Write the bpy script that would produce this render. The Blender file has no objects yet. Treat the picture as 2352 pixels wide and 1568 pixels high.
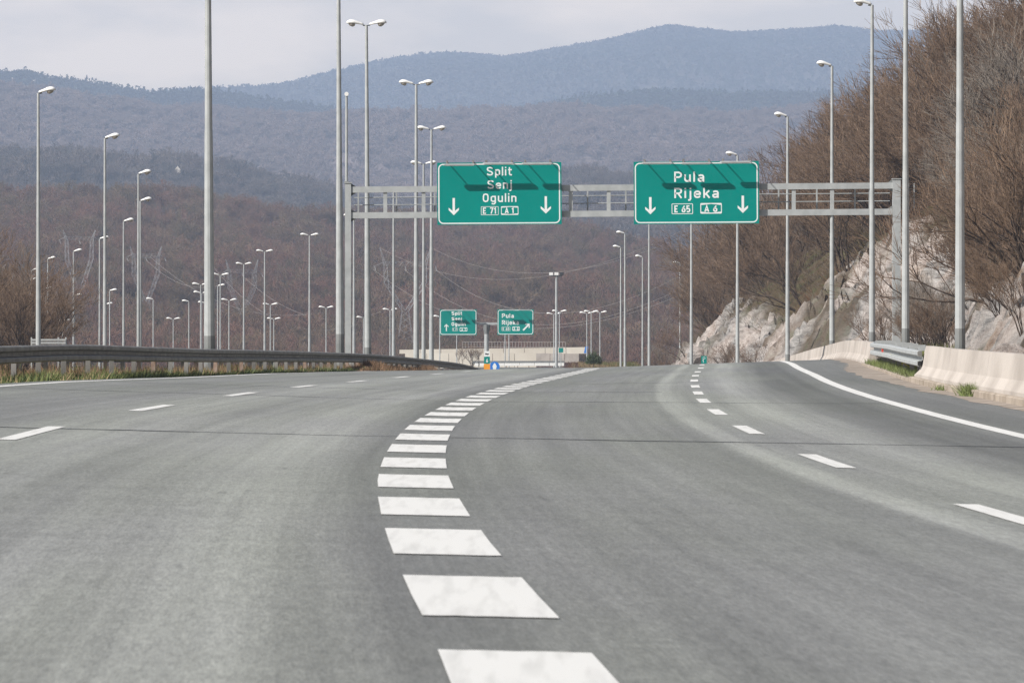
import bpy, math, random
import numpy as np
from mathutils import Vector, Matrix, Euler

R = math.radians
rng = np.random.default_rng(7)
random.seed(7)
SC = bpy.context.scene
COL = SC.collection

# ------------------------------------------------------------------ camera
F = 13066.7                       # focal length in photo pixels (photo taken as 2352 px wide), 200 mm lens
CAMZ, HORY = 1.05, 754.0
cam_d = bpy.data.cameras.new("camera")
cam_d.sensor_width = 36.0
cam_d.lens = 200.0
cam_d.clip_start = 0.5
cam_d.clip_end = 40000.0
cam_d.dof.use_dof = True
cam_d.dof.focus_distance = 235.0
cam_d.dof.aperture_fstop = 22.0
cam = bpy.data.objects.new("camera", cam_d)
cam.location = (0, 0, CAMZ)
cam.rotation_euler = (math.pi / 2 - math.atan((784 - HORY) / F), 0, 0)
COL.objects.link(cam)
SC.camera = cam

# ------------------------------------------------------------------ sky and sun
SUN_AZ, SUN_EL = 237.0, 40.0      # azimuth clockwise from the view direction, elevation
w = bpy.data.worlds.new("World")
SC.world = w
w.use_nodes = True
nt = w.node_tree
nt.nodes.clear()
N = nt.nodes.new
out = N("ShaderNodeOutputWorld")
bg = N("ShaderNodeBackground")
sky = N("ShaderNodeTexSky")
sky.sky_type = 'NISHITA'
sky.sun_disc = False
sky.sun_elevation = R(SUN_EL)
sky.sun_rotation = R(SUN_AZ)
sky.air_density = 1.0
sky.dust_density = 1.6
sky.altitude = 300
tc = N("ShaderNodeTexCoord")
mp = N("ShaderNodeMapping")
mp.inputs['Scale'].default_value = (22, 22, 70)
no = N("ShaderNodeTexNoise")
no.inputs['Scale'].default_value = 1.0
no.inputs['Detail'].default_value = 6.0
no.inputs['Roughness'].default_value = 0.52
cr = N("ShaderNodeValToRGB")
cr.color_ramp.elements[0].position = 0.38
cr.color_ramp.elements[0].color = (0.62, 0.62, 0.62, 1)
cr.color_ramp.elements[1].position = 0.62
cr.color_ramp.elements[1].color = (1, 1, 1, 1)
mix = N("ShaderNodeMixRGB")
mix.inputs[2].default_value = (26.5, 21.5, 15.6, 1)     # thin bright cloud veil, same unit as the sky texture
L = nt.links.new
L(tc.outputs['Generated'], mp.inputs['Vector'])
L(mp.outputs[0], no.inputs['Vector'])
L(no.outputs['Fac'], cr.inputs[0])
sepw = N("ShaderNodeSeparateXYZ"); L(tc.outputs['Generated'], sepw.inputs[0])
thin = N("ShaderNodeMapRange"); thin.inputs[1].default_value = 0.06; thin.inputs[2].default_value = 0.20
thin.inputs[3].default_value = 1.0; thin.inputs[4].default_value = 0.06
L(sepw.outputs['Z'], thin.inputs[0])
mm_ = N("ShaderNodeMath"); mm_.operation = 'MULTIPLY'
L(cr.outputs[0], mm_.inputs[0]); L(thin.outputs[0], mm_.inputs[1])
L(mm_.outputs[0], mix.inputs[0])
L(sky.outputs[0], mix.inputs[1])
L(mix.outputs[0], bg.inputs['Color'])
bg.inputs['Strength'].default_value = 0.05
L(bg.outputs[0], out.inputs[0])

sd = bpy.data.lights.new("sun", 'SUN')
sd.energy = 5.0
sd.angle = R(0.5)
sd.color = (1.0, 0.955, 0.89)
sun = bpy.data.objects.new("sun", sd)
sdir = Vector((math.sin(R(SUN_AZ)) * math.cos(R(SUN_EL)), math.cos(R(SUN_AZ)) * math.cos(R(SUN_EL)), math.sin(R(SUN_EL))))
sun.rotation_euler = sdir.to_track_quat('Z', 'Y').to_euler()
sun.location = (-60, -40, 80)
COL.objects.link(sun)

SC.view_settings.view_transform = 'Standard'
SC.view_settings.look = 'None'
SC.view_settings.exposure = 0.38
SC.view_settings.gamma = 1.0
SC.view_settings.use_curve_mapping = False
SC.render.engine = 'CYCLES'
SC.cycles.max_bounces = 6
SC.cycles.diffuse_bounces = 1
SC.cycles.glossy_bounces = 2
SC.cycles.volume_bounces = 1
SC.cycles.transparent_max_bounces = 6
SC.cycles.use_denoising = True
SC.cycles.denoiser = 'OPENIMAGEDENOISE'
SC.cycles.denoising_prefilter = 'NONE'
SC.cycles.sample_clamp_indirect = 4.0

# ------------------------------------------------------------------ helpers: numbers
def at(x, y, D):
    """point at distance D that the photograph shows at pixel (x, y)"""
    return np.array(((x - 1176.0) / F * D, D, CAMZ - (y - HORY) / F * D))

def spline(xs, ys):
    xs = np.array(xs, float); ys = np.array(ys, float)
    d = np.diff(ys) / np.diff(xs)
    m = np.empty_like(ys); m[0] = d[0]; m[-1] = d[-1]
    h = np.diff(xs)
    m[1:-1] = (d[:-1] * h[1:] + d[1:] * h[:-1]) / (h[:-1] + h[1:])
    def f(x):
        x = np.asarray(x, float)
        xc = np.clip(x, xs[0], xs[-1])
        i = np.clip(np.searchsorted(xs, xc) - 1, 0, len(xs) - 2)
        hh = xs[i + 1] - xs[i]; t = (xc - xs[i]) / hh
        return ((2*t**3 - 3*t**2 + 1) * ys[i] + (t**3 - 2*t**2 + t) * hh * m[i]
                + (-2*t**3 + 3*t**2) * ys[i + 1] + (t**3 - t**2) * hh * m[i + 1])
    return f

def lin(xs, ys):
    return lambda x: np.interp(x, xs, ys)

def vnoise(x, y, seed=0):
    x = np.asarray(x, float); y = np.asarray(y, float)
    xi = np.floor(x).astype(np.int64); yi = np.floor(y).astype(np.int64)
    fx = x - xi; fy = y - yi
    fx = fx * fx * (3 - 2 * fx); fy = fy * fy * (3 - 2 * fy)
    def h(a, b):
        n = (a * 374761393 + b * 668265263 + seed * 1442695041) & 0x7fffffff
        n = ((n ^ (n >> 13)) * 1274126177) & 0x7fffffff
        return ((n ^ (n >> 16)) & 0xffff) / 65535.0
    return (h(xi, yi) * (1-fx) * (1-fy) + h(xi+1, yi) * fx * (1-fy)
            + h(xi, yi+1) * (1-fx) * fy + h(xi+1, yi+1) * fx * fy) * 2 - 1

def fbm(x, y, seed=0, oct=4):
    r = 0; a = 1.0
    for k in range(oct):
        r = r + a * vnoise(np.asarray(x) * 2**k, np.asarray(y) * 2**k, seed + k * 17)
        a *= 0.5
    return r

# ------------------------------------------------------------------ helpers: objects
def tag(o, label=None, cat=None, group=None, kind=None):
    if label: o['label'] = label
    if cat: o['category'] = cat
    if group: o['group'] = group
    if kind: o['kind'] = kind
    return o

def empty(name, loc=(0, 0, 0), rz=0.0):
    o = bpy.data.objects.new(name, None)
    o.empty_display_size = 0.3
    o.location = tuple(float(v) for v in loc); o.rotation_euler = (0, 0, rz)
    COL.objects.link(o)
    return o

def mobj(name, me, mat=None, parent=None):
    o = bpy.data.objects.new(name, me)
    if mat is not None and not me.materials:
        me.materials.append(mat)
    COL.objects.link(o)
    if parent is not None:
        o.parent = parent
    return o

def rename_part(o, name):
    o.name = name

class MB:
    def __init__(s): s.v = []; s.f = []
    def add(s, vs, fs):
        b = len(s.v)
        s.v.extend([tuple(float(c) for c in p) for p in vs])
        s.f.extend([tuple(b + i for i in f) for f in fs])
        return s
    def box(s, x0, x1, y0, y1, z0, z1):
        return s.add([(x0,y0,z0),(x1,y0,z0),(x1,y1,z0),(x0,y1,z0),(x0,y0,z1),(x1,y0,z1),(x1,y1,z1),(x0,y1,z1)],
                     [(0,3,2,1),(4,5,6,7),(0,1,5,4),(1,2,6,5),(2,3,7,6),(3,0,4,7)])
    def tube(s, pts, rad, n=8, cap=True, rot=0.0):
        pts = [Vector([float(c) for c in p]) for p in pts]
        rad = rad if hasattr(rad, '__len__') else [rad] * len(pts)
        rings = []
        b = len(s.v)
        for i, p in enumerate(pts):
            d = (pts[min(i+1, len(pts)-1)] - pts[max(i-1, 0)]).normalized()
            up = Vector((0, 0, 1)) if abs(d.z) < 0.9 else Vector((0, 1, 0))
            a = d.cross(up).normalized(); c = a.cross(d).normalized()
            for k in range(n):
                t = 2 * math.pi * k / n + rot
                s.v.append(tuple(p + (a * math.cos(t) + c * math.sin(t)) * rad[i]))
        for i in range(len(pts) - 1):
            for k in range(n):
                k2 = (k + 1) % n
                s.f.append((b + i*n + k, b + i*n + k2, b + (i+1)*n + k2, b + (i+1)*n + k))
        if cap:
            s.f.append(tuple(b + k for k in range(n))[::-1])
            s.f.append(tuple(b + (len(pts)-1)*n + k for k in range(n)))
        return s
    def beam(s, p, q, wx, wz):
        """rectangular bar from p to q"""
        p = Vector([float(c) for c in p]); q = Vector([float(c) for c in q])
        d = (q - p).normalized()
        up = Vector((0, 0, 1)) if abs(d.z) < 0.9 else Vector((0, 1, 0))
        a = d.cross(up).normalized() * wx / 2; c = a.cross(d).normalized() * wz / 2
        vs = [p - a - c, p + a - c, p + a + c, p - a + c, q - a - c, q + a - c, q + a + c, q - a + c]
        return s.add(vs, [(0,3,2,1),(4,5,6,7),(0,1,5,4),(1,2,6,5),(2,3,7,6),(3,0,4,7)])
    def loft(s, rings, cap=True):
        b = len(s.v); n = len(rings[0])
        for r in rings: s.v.extend([tuple(float(c) for c in p) for p in r])
        for i in range(len(rings) - 1):
            for k in range(n):
                k2 = (k + 1) % n
                s.f.append((b + i*n + k, b + i*n + k2, b + (i+1)*n + k2, b + (i+1)*n + k))
        if cap:
            s.f.append(tuple(b + k for k in range(n))[::-1])
            s.f.append(tuple(b + (len(rings)-1)*n + k for k in range(n)))
        return s
    def mesh(s, name, smooth=False):
        me = bpy.data.meshes.new(name)
        me.from_pydata(s.v, [], s.f)
        if smooth:
            me.polygons.foreach_set('use_smooth', [True] * len(me.polygons))
        me.update()
        return me
    def build(s, name, mat, parent=None, smooth=False):
        return mobj(name, s.mesh(name, smooth), mat, parent)

def grid_obj(name, P, mat, parent=None, uv=None, attr=None, smooth=True):
    n, m = P.shape[:2]
    me = bpy.data.meshes.new(name)
    idx = np.arange(n * m).reshape(n, m)
    q = np.stack([idx[:-1, :-1], idx[:-1, 1:], idx[1:, 1:], idx[1:, :-1]], -1).reshape(-1, 4)
    me.vertices.add(n * m)
    me.vertices.foreach_set('co', P.reshape(-1).astype(np.float32))
    me.loops.add(q.size); me.loops.foreach_set('vertex_index', q.reshape(-1).astype(np.int32))
    me.polygons.add(len(q))
    me.polygons.foreach_set('loop_start', np.arange(0, q.size, 4, dtype=np.int32))
    me.update(calc_edges=True)
    me.polygons.foreach_set('use_smooth', np.full(len(q), smooth, dtype=bool))
    if uv is not None:
        ul = me.uv_layers.new(name='UVMap')
        ul.data.foreach_set('uv', uv.reshape(-1, 2)[q.reshape(-1)].reshape(-1).astype(np.float32))
    if attr:
        for k, a in attr.items():
            at_ = me.attributes.new(k, 'FLOAT', 'POINT')
            at_.data.foreach_set('value', a.reshape(-1).astype(np.float32))
    me.validate()
    return mobj(name, me, mat, parent)

def tri_mesh(name, V, C=None):
    """V (n*3, 3): loose triangles; C (n*3, 3): colours"""
    nv = len(V)
    me = bpy.data.meshes.new(name)
    me.vertices.add(nv)
    me.vertices.foreach_set('co', V.reshape(-1).astype(np.float32))
    me.loops.add(nv); me.loops.foreach_set('vertex_index', np.arange(nv, dtype=np.int32))
    me.polygons.add(nv // 3)
    me.polygons.foreach_set('loop_start', np.arange(0, nv, 3, dtype=np.int32))
    me.update(calc_edges=True)
    if C is not None:
        ca = me.color_attributes.new('Col', 'FLOAT_COLOR', 'POINT')
        rgba = np.ones((nv, 4), np.float32); rgba[:, :3] = C
        ca.data.foreach_set('color', rgba.reshape(-1))
    return me

# ------------------------------------------------------------------ materials
def new_mat(name):
    m = bpy.data.materials.new(name)
    m.use_nodes = True
    nt = m.node_tree
    b = nt.nodes['Principled BSDF']
    return m, nt, b

def mat(name, c1, c2=None, scale=5.0, rough=0.6, metal=0.0, bump=0.0, bscale=None, stretch=(1, 1, 1), spec=0.5, detail=5.0, coord='Object', lo=0.35, hi=0.65):
    m, nt, b = new_mat(name)
    b.inputs['Roughness'].default_value = rough
    b.inputs['Metallic'].default_value = metal
    b.inputs['Specular IOR Level'].default_value = spec
    tcn = nt.nodes.new('ShaderNodeTexCoord')
    mpn = nt.nodes.new('ShaderNodeMapping'); mpn.inputs['Scale'].default_value = stretch
    nt.links.new(tcn.outputs[coord], mpn.inputs[0])
    n = nt.nodes.new('ShaderNodeTexNoise'); n.inputs['Scale'].default_value = scale; n.inputs['Detail'].default_value = detail
    nt.links.new(mpn.outputs[0], n.inputs['Vector'])
    r = nt.nodes.new('ShaderNodeValToRGB')
    r.color_ramp.elements[0].position = lo; r.color_ramp.elements[1].position = hi
    r.color_ramp.elements[0].color = (*c1, 1); r.color_ramp.elements[1].color = (*(c2 or c1), 1)
    nt.links.new(n.outputs['Fac'], r.inputs[0]); nt.links.new(r.outputs[0], b.inputs['Base Color'])
    if bump:
        n2 = nt.nodes.new('ShaderNodeTexNoise'); n2.inputs['Scale'].default_value = bscale or scale * 4; n2.inputs['Detail'].default_value = 6
        nt.links.new(mpn.outputs[0], n2.inputs['Vector'])
        bp = nt.nodes.new('ShaderNodeBump'); bp.inputs['Strength'].default_value = bump; bp.inputs['Distance'].default_value = 0.05
        nt.links.new(n2.outputs['Fac'], bp.inputs['Height']); nt.links.new(bp.outputs[0], b.inputs['Normal'])
    return m

def attr_mat(name, rough=0.9, spec=0.15, var=0.0, scale=0.02):
    m, nt, b = new_mat(name)
    b.inputs['Roughness'].default_value = rough
    b.inputs['Specular IOR Level'].default_value = spec
    a = nt.nodes.new('ShaderNodeAttribute'); a.attribute_name = 'Col'
    if var:
        tcn = nt.nodes.new('ShaderNodeTexCoord')
        n = nt.nodes.new('ShaderNodeTexNoise'); n.inputs['Scale'].default_value = scale; n.inputs['Detail'].default_value = 4
        nt.links.new(tcn.outputs['Object'], n.inputs['Vector'])
        mr = nt.nodes.new('ShaderNodeMapRange'); mr.inputs[1].default_value = .3; mr.inputs[2].default_value = .7
        mr.inputs[3].default_value = 1 - var; mr.inputs[4].default_value = 1 + var
        nt.links.new(n.outputs['Fac'], mr.inputs[0])
        mx = nt.nodes.new('ShaderNodeVectorMath'); mx.operation = 'SCALE'
        nt.links.new(a.outputs['Color'], mx.inputs[0]); nt.links.new(mr.outputs[0], mx.inputs['Scale'])
        nt.links.new(mx.outputs[0], b.inputs['Base Color'])
    else:
        nt.links.new(a.outputs['Color'], b.inputs['Base Color'])
    return m

M = {}
M['steel'] = mat('galvanised_steel', (.36,.38,.385), (.44,.46,.465), 3.0, .55, .1, .0, spec=.15, detail=8)
M['steel_old'] = mat('weathered_steel', (.14,.135,.128), (.25,.242,.228), 2.0, .6, .1, detail=8)
M['steel_dark'] = mat('dark_base_steel', (.17,.18,.18), (.23,.24,.24), 2.0, .6, .1)
M['rust'] = mat('rusty_steel', (.22,.12,.07), (.36,.30,.26), 3.0, .8, .1)
M['white_shell'] = mat('white_lamp_shell', (.78,.79,.78), (.86,.86,.85), 3.0, .35)
M['bowl'] = mat('lamp_bowl_glass', (.30,.27,.23), (.42,.38,.33), 4.0, .12, spec=.6)
M['paint'] = mat('white_road_paint', (.56,.56,.545), (.67,.67,.655), 14, .8, spec=.25, detail=10, stretch=(1, .05, 1), lo=.30, hi=.52)
M['green'] = mat('sign_green', (.0,.225,.195), (.0,.25,.215), .6, .5, spec=.05)
M['sign_white'] = mat('sign_white_sheeting', (.76,.80,.80), (.82,.85,.85), 4.0, .45)
M['sign_back'] = mat('sign_back_aluminium', (.45,.46,.46), (.5,.5,.5), 2.0, .5, .3)
M['concrete'] = mat('barrier_concrete', (.33,.295,.265), (.50,.455,.415), 1.8, .88, spec=.2, bump=.25, bscale=14, detail=10, stretch=(.5, .22, .3), lo=.26, hi=.6)
M['concrete_far'] = mat('pale_wall_concrete', (.60,.55,.47), (.74,.70,.62), .35, .85, spec=.2, detail=8, stretch=(1, 1, .5), lo=.3, hi=.7)
M['kerb'] = mat('sandy_kerb_stone', (.28,.235,.19), (.42,.36,.30), 1.5, .9, spec=.2, bump=.3, bscale=9)
M['dirt'] = mat('sandy_dirt', (.22,.19,.16), (.35,.30,.26), .9, .95, spec=.1, bump=.3, bscale=6, detail=8)
M['red'] = mat('red_reflector', (.62,.06,.04), (.70,.09,.06), 4, .4)
M['orange'] = mat('orange_sign', (.85,.33,.02), (.88,.36,.03), 4, .5)
M['blue'] = mat('blue_sign', (.02,.18,.62), (.03,.20,.66), 4, .45)
M['black'] = mat('black_pictogram', (.02,.02,.025), (.03,.03,.03), 4, .6)
M['dark_line'] = mat('dark_cross_strip', (.035,.037,.045), (.055,.057,.065), 2, .7, spec=.3)
M['wire'] = mat('aluminium_wire', (.36,.33,.31), (.40,.37,.35), 2, .6, .1)
M['pylon'] = mat('pylon_steel', (.22,.22,.23), (.30,.30,.31), 1, .7, .1)
M['soil'] = mat('dry_grass_ground', (.11,.085,.05), (.20,.155,.09), .12, .95, spec=.1, bump=.5, bscale=1.2, detail=9)
M['verge'] = mat('verge_soil', (.07,.075,.035), (.17,.14,.08), .6, .95, spec=.1, bump=.5, bscale=4, detail=9)
M['bark'] = mat('bare_bark', (.055,.040,.031), (.13,.10,.08), 2.5, .9, spec=.15)
M['twig'] = mat('bare_twigs', (.125,.082,.054), (.27,.19,.135), 1.2, .85, spec=.2)
M['twig_grey'] = mat('pale_grey_twigs', (.20,.17,.145), (.31,.27,.23), 1.2, .85, spec=.2)
M['foliage'] = attr_mat('far_canopy', var=.22, scale=.012)
M['grassblade'] = attr_mat('grass_blades', .7, .3)
M['brush'] = attr_mat('dry_brush', .9, .15)

def rock_material():
    m, nt, b = new_mat('cut_rock')
    b.inputs['Roughness'].default_value = .92; b.inputs['Specular IOR Level'].default_value = .2
    N = nt.nodes.new; L = nt.links.new
    tcn = N('ShaderNodeTexCoord')
    def noise(scale, detail, stretch=(1,1,1), rot=(0,0,0), rough=.55):
        mp = N('ShaderNodeMapping'); mp.inputs['Scale'].default_value = stretch; mp.inputs['Rotation'].default_value = rot
        L(tcn.outputs['Object'], mp.inputs[0])
        n = N('ShaderNodeTexNoise'); n.inputs['Scale'].default_value = scale; n.inputs['Detail'].default_value = detail; n.inputs['Roughness'].default_value = rough
        L(mp.outputs[0], n.inputs['Vector']); return n.outputs['Fac']
    def ramp(fac, stops):
        r = N('ShaderNodeValToRGB'); e = r.color_ramp.elements
        e[0].position, e[0].color = stops[0][0], (*stops[0][1], 1)
        e[1].position, e[1].color = stops[-1][0], (*stops[-1][1], 1)
        for p, c in stops[1:-1]:
            k = e.new(p); k.color = (*c, 1)
        L(fac, r.inputs[0]); return r.outputs[0]
    def mixc(f, a, c, mode='MIX'):
        x = N('ShaderNodeMixRGB'); x.blend_type = mode
        if isinstance(f, float): x.inputs[0].default_value = f
        else: L(f, x.inputs[0])
        L(a, x.inputs[1]); L(c, x.inputs[2]); return x.outputs[0]
    base = ramp(noise(1.7, 12, (1, .4, 1), (0, .75, 0), .78), [(.33, (.12,.092,.078)), (.42, (.38,.31,.27)), (.50, (.58,.50,.455)), (.64, (.80,.73,.68))])
    grey = ramp(noise(1.6, 8, (.5, .3, 2.2), (0, -.8, 0), .65), [(.34, (.17,.165,.16)), (.62, (.62,.59,.565))])
    gm = ramp(noise(.22, 4), [(.42, (0,0,0)), (.58, (1,1,1))])
    c = mixc(gm, base, grey)
    om = ramp(noise(.33, 5, (1, .6, 1), (0, .5, .3)), [(.60, (0,0,0)), (.74, (.7,.7,.7))])
    orange = ramp(noise(2.0, 6), [(.35, (.30,.17,.085)), (.65, (.55,.38,.23))])
    c = mixc(om, c, orange)
    soil = ramp(noise(.7, 8), [(.3, (.075,.058,.034)), (.5, (.135,.098,.058)), (.62, (.10,.10,.042)), (.75, (.18,.135,.085))])
    a = N('ShaderNodeAttribute'); a.attribute_name = 'soil'
    c = mixc(a.outputs['Fac'], c, soil)
    L(c, b.inputs['Base Color'])
    bp = N('ShaderNodeBump'); bp.inputs['Strength'].default_value = 1.0; bp.inputs['Distance'].default_value = .5
    L(noise(2.6, 10, (1, .6, 1), (0, .75, 0), .75), bp.inputs['Height']); L(bp.outputs[0], b.inputs['Normal'])
    return m
M['rock'] = rock_material()

def asphalt_material(name, main=True):
    m, nt, b = new_mat(name)
    N = nt.nodes.new; L = nt.links.new
    b.inputs['Roughness'].default_value = .62
    b.inputs['Specular IOR Level'].default_value = .35
    uv = N('ShaderNodeUVMap'); uv.uv_map = 'UVMap'
    sep = N('ShaderNodeSeparateXYZ'); L(uv.outputs[0], sep.inputs[0])
    def noise(sx, sy, detail=4, rough=.5, off=0.0):
        mp = N('ShaderNodeMapping'); mp.inputs['Scale'].default_value = (sx, sy, 1); mp.inputs['Location'].default_value = (off, off * 1.7, 0)
        L(uv.outputs[0], mp.inputs[0])
        n = N('ShaderNodeTexNoise'); n.inputs['Scale'].default_value = 1; n.inputs['Detail'].default_value = detail; n.inputs['Roughness'].default_value = rough
        L(mp.outputs[0], n.inputs['Vector']); return n.outputs['Fac']
    def mr(v, a, c, d, e, smooth=True):
        x = N('ShaderNodeMapRange'); x.interpolation_type = 'SMOOTHSTEP' if smooth else 'LINEAR'
        L(v, x.inputs[0])
        for i, q in enumerate((a, c, d, e)): x.inputs[i + 1].default_value = q
        return x.outputs[0]
    def mt(op, a, c):
        x = N('ShaderNodeMath'); x.operation = op
        for i, q in enumerate((a, c)):
            if isinstance(q, (int, float)): x.inputs[i].default_value = q
            else: L(q, x.inputs[i])
        return x.outputs[0]
    # wandering of the wheel tracks
    wob = mt('MULTIPLY', mt('SUBTRACT', noise(.15, .010, 3), .5), .4)
    t = mt('ADD', sep.outputs['X'], wob)
    r = N('ShaderNodeValToRGB')
    prof = [(-8.0, .80), (-6.6, .93), (-5.8, .86), (-4.4, .92), (-3.7, 1.02), (-3.0, 1.16), (-2.4, .98), (-1.5, 1.08), (-1.0, 1.17), (-.72, .98), (-.4, .80), (.6, .86),
            (1.6, .90), (2.86, .90), (2.97, 1.22), (3.14, 1.20), (3.25, .97), (3.95, 1.04), (4.3, 1.26), (4.75, 1.0), (5.3, .68), (5.9, .64), (6.3, .84), (6.9, .74), (8.0, .76)]
    e = r.color_ramp.elements
    lo, hi = .6, 1.35
    def c_(v): q = (v - lo) / (hi - lo); return (q, q, q, 1)
    e[0].position = 0; e[0].color = c_(prof[0][1]); e[1].position = 1; e[1].color = c_(prof[-1][1])
    for p, v in prof[1:-1]:
        k = e.new((p + 8) / 16); k.color = c_(v)
    L(mr(t, -8, 8, 0, 1, False), r.inputs[0])
    prof_v = mt('ADD', mt('MULTIPLY', r.outputs[0], (hi - lo) * 1.3), lo * 1.3 - .3)
    if not main:
        prof_v = mr(noise(.6, .02, 3), .3, .7, .85, 1.1)
    streak = mr(noise(4.5, .03, 5, .65, 3), .25, .75, .86, 1.14)
    band = mr(noise(.05, .9, 5, .7, 9), .25, .75, .95, 1.05)
    patch = mr(noise(.5, .05, 5, .6, 21), .25, .75, .88, 1.12)
    g1 = mr(noise(34, 2.2, 3, .75, 5), .2, .8, .80, 1.20)
    g2 = mr(noise(90, 5, 3, .8, 11), .15, .85, .70, 1.30)
    g3 = mr(noise(14, .8, 3, .7, 15), .2, .8, .92, 1.08)
    cross = mr(noise(.045, 1.5, 4, .6, 51), .60, .70, 1, 1.13)
    spots_ = mr(noise(7, .45, 2, .5, 31), .70, .76, 1, .80)
    v = prof_v
    for q in (streak, band, patch, cross, g1, g2, g3, spots_):
        v = mt('MULTIPLY', v, q)
    tint = N('ShaderNodeMixRGB')
    tint.inputs[1].default_value = (.226, .234, .212, 1); tint.inputs[2].default_value = (.226, .230, .222, 1)
    L(mr(noise(.5, .03, 4, .5, 40), .38, .62, 0, 1), tint.inputs[0])
    sc = N('ShaderNodeVectorMath'); sc.operation = 'SCALE'
    L(tint.outputs[0], sc.inputs[0]); L(v, sc.inputs['Scale']); L(sc.outputs[0], b.inputs['Base Color'])
    bp = N('ShaderNodeBump'); bp.inputs['Strength'].default_value = .35; bp.inputs['Distance'].default_value = .006
    L(noise(60, 60, 3, .7), bp.inputs['Height']); L(bp.outputs[0], b.inputs['Normal'])
    return m
M['asphalt'] = asphalt_material('worn_asphalt')
M['asphalt_far'] = asphalt_material('far_asphalt', False)

# ------------------------------------------------------------------ road geometry
Xw = spline([-30, 0, 19, 28, 39.5, 50, 62, 75, 91, 104, 119, 130, 158, 186, 225, 260, 294, 330, 365, 400, 450, 545, 700, 900],
            [2.6, .72, -.015, -.36, -.68, -.83, -.88, -.80, -.56, -.26, .14, .50, 1.5, 2.55, 3.5, 3.6, 3.2, 2.6, 2.0, 1.2, 0, -3, -9, -18])
Zc = spline([-30, 0, 40, 57, 74, 102, 130, 158, 180, 200, 229, 300, 400, 545, 800, 1000, 1400],
            [0, 0, 0, -.02, -.05, -.11, -.185, -.25, -.285, -.325, -.60, -1.7, -3.4, -5.8, -9.3, -10.5, -11])
cfl = lin([0, 50, 60, 100, 123, 150, 172, 205, 250, 400], [-.022, -.022, -.030, -.028, -.019, -.012, .0, .020, .026, .02])
cfr = lin([0, 50, 62, 86, 105, 135, 180, 240, 300, 400], [-.022, -.022, -.016, -.004, .004, .024, .035, .034, .02, .0])

railpx = [(-330, 800, 82), (-150, 797, 92), (0, 795, 103), (170, 791.5, 115), (340, 797, 128), (480, 802, 143), (585, 804, 157), (719, 808, 180), (810, 811.5, 203), (874, 815, 228), (960, 823, 258), (1060, 835.5, 290), (1105, 851, 322)]
rpts = np.array([at(*p) for p in railpx])
rpts = np.vstack([[rpts[0][0] - .35, 55, .78], rpts, [[rpts[-1][0] - .6, 380, -3.0], [rpts[-1][0] - 3.0, 480, -4.6], [-9, 600, -6.3], [-24, 900, -10.0]]])
railX = spline(rpts[:, 1], rpts[:, 0]); railZ = spline(rpts[:, 1], rpts[:, 2])
def tleft(D):
    return np.maximum(-8.0, railX(D) + .75 - Xw(D))

def rz(D, t):
    D = np.asarray(D, float); t = np.asarray(t, float)
    return Zc(D) + np.where(t < 0, cfl(D), cfr(D)) * t

def rp(D, t, dz=0.0):
    return np.array((float(Xw(D)) + t, D, float(rz(D, t)) + dz))

Ds = np.unique(np.concatenate([np.arange(-28, 230, 1.5), np.arange(230, 420, 4), np.arange(420, 800, 12)]))
ts = np.array([-8.0, -7.5, -6, -4.5, -3, -1.5, -.75, 0, .75, 1.5, 3, 4.5, 6, 7, 7.9, 8.3])
DD, TT = np.meshgrid(Ds, ts, indexing='ij')
TT = np.where(TT < 0, TT * (tleft(DD) / -8.0), TT)
P = np.stack([Xw(DD) + TT, DD, rz(DD, TT)], -1)
road = grid_obj('road', P[:, ::-1], M['asphalt'], uv=np.stack([TT, DD], -1)[:, ::-1])
tag(road, 'worn light grey asphalt carriageway curving away over a crest', kind='structure')

def strip(name, mt_, parent, D0, D1, t0, t1, lift, n=None):
    n = n or max(2, int((D1 - D0) / 1.5) + 1)
    d = np.linspace(D0, D1, n)
    tt = np.array([t0, t1])
    if callable(t0): tt = None
    A, B = np.meshgrid(d, tt, indexing='ij')
    if n <= 6:
        q_ = np.linspace(0, 1, 9); A, B = np.meshgrid(d, t0 + (t1 - t0) * q_, indexing='ij')
        A = A.copy(); B = B.copy()
        A[0] += rng.normal(0, .012, 9); A[-1] += rng.normal(0, .012, 9)
        B[:, 0] += rng.normal(0, .0015, n); B[:, -1] += rng.normal(0, .0015, n)
    Pq = np.stack([Xw(A) + B, A, rz(A, B) + lift], -1)
    return grid_obj(name, Pq[:, ::-1], mt_, parent, uv=np.stack([B, A], -1)[:, ::-1], smooth=False)

# wide dashes between the through lane and the exit lane
PER = 5.58
for n in range(-5, 32):
    far = 18.4 + PER * n
    j = random.uniform(-.05, .05)
    o = strip('wide_dash', M['paint'], road, far - 3.35 + j, far + j, -.25, .25, .005)
for c_ in [5, 19.5] + [33.7, 48.7, 63.6, 77.2, 89.5, 101, 113, 126, 140, 155, 172, 190]:
    t_ = 3.5 + .17 * min(max((c_ - 60) / 50, 0), 1)
    strip('lane_dash', M['paint'], road, c_ - 2.6, c_ + 2.6, t_ - .085, t_ + .085, .005)
for c_ in [0.3, 17.9, 35.5, 53.1, 70.6, 88.6, 105.4, 123.2, 141, 159, 177]:
    strip('lane_dash', M['paint'], road, c_ - 3.1, c_ + 3.1, -3.705, -3.535, .005)
strip('edge_line', M['paint'], road, -25, 196, -7.62, -7.42, .005)
strip('edge_line', M['paint'], road, -25, 420, 6.36, 6.58, .005)
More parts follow.
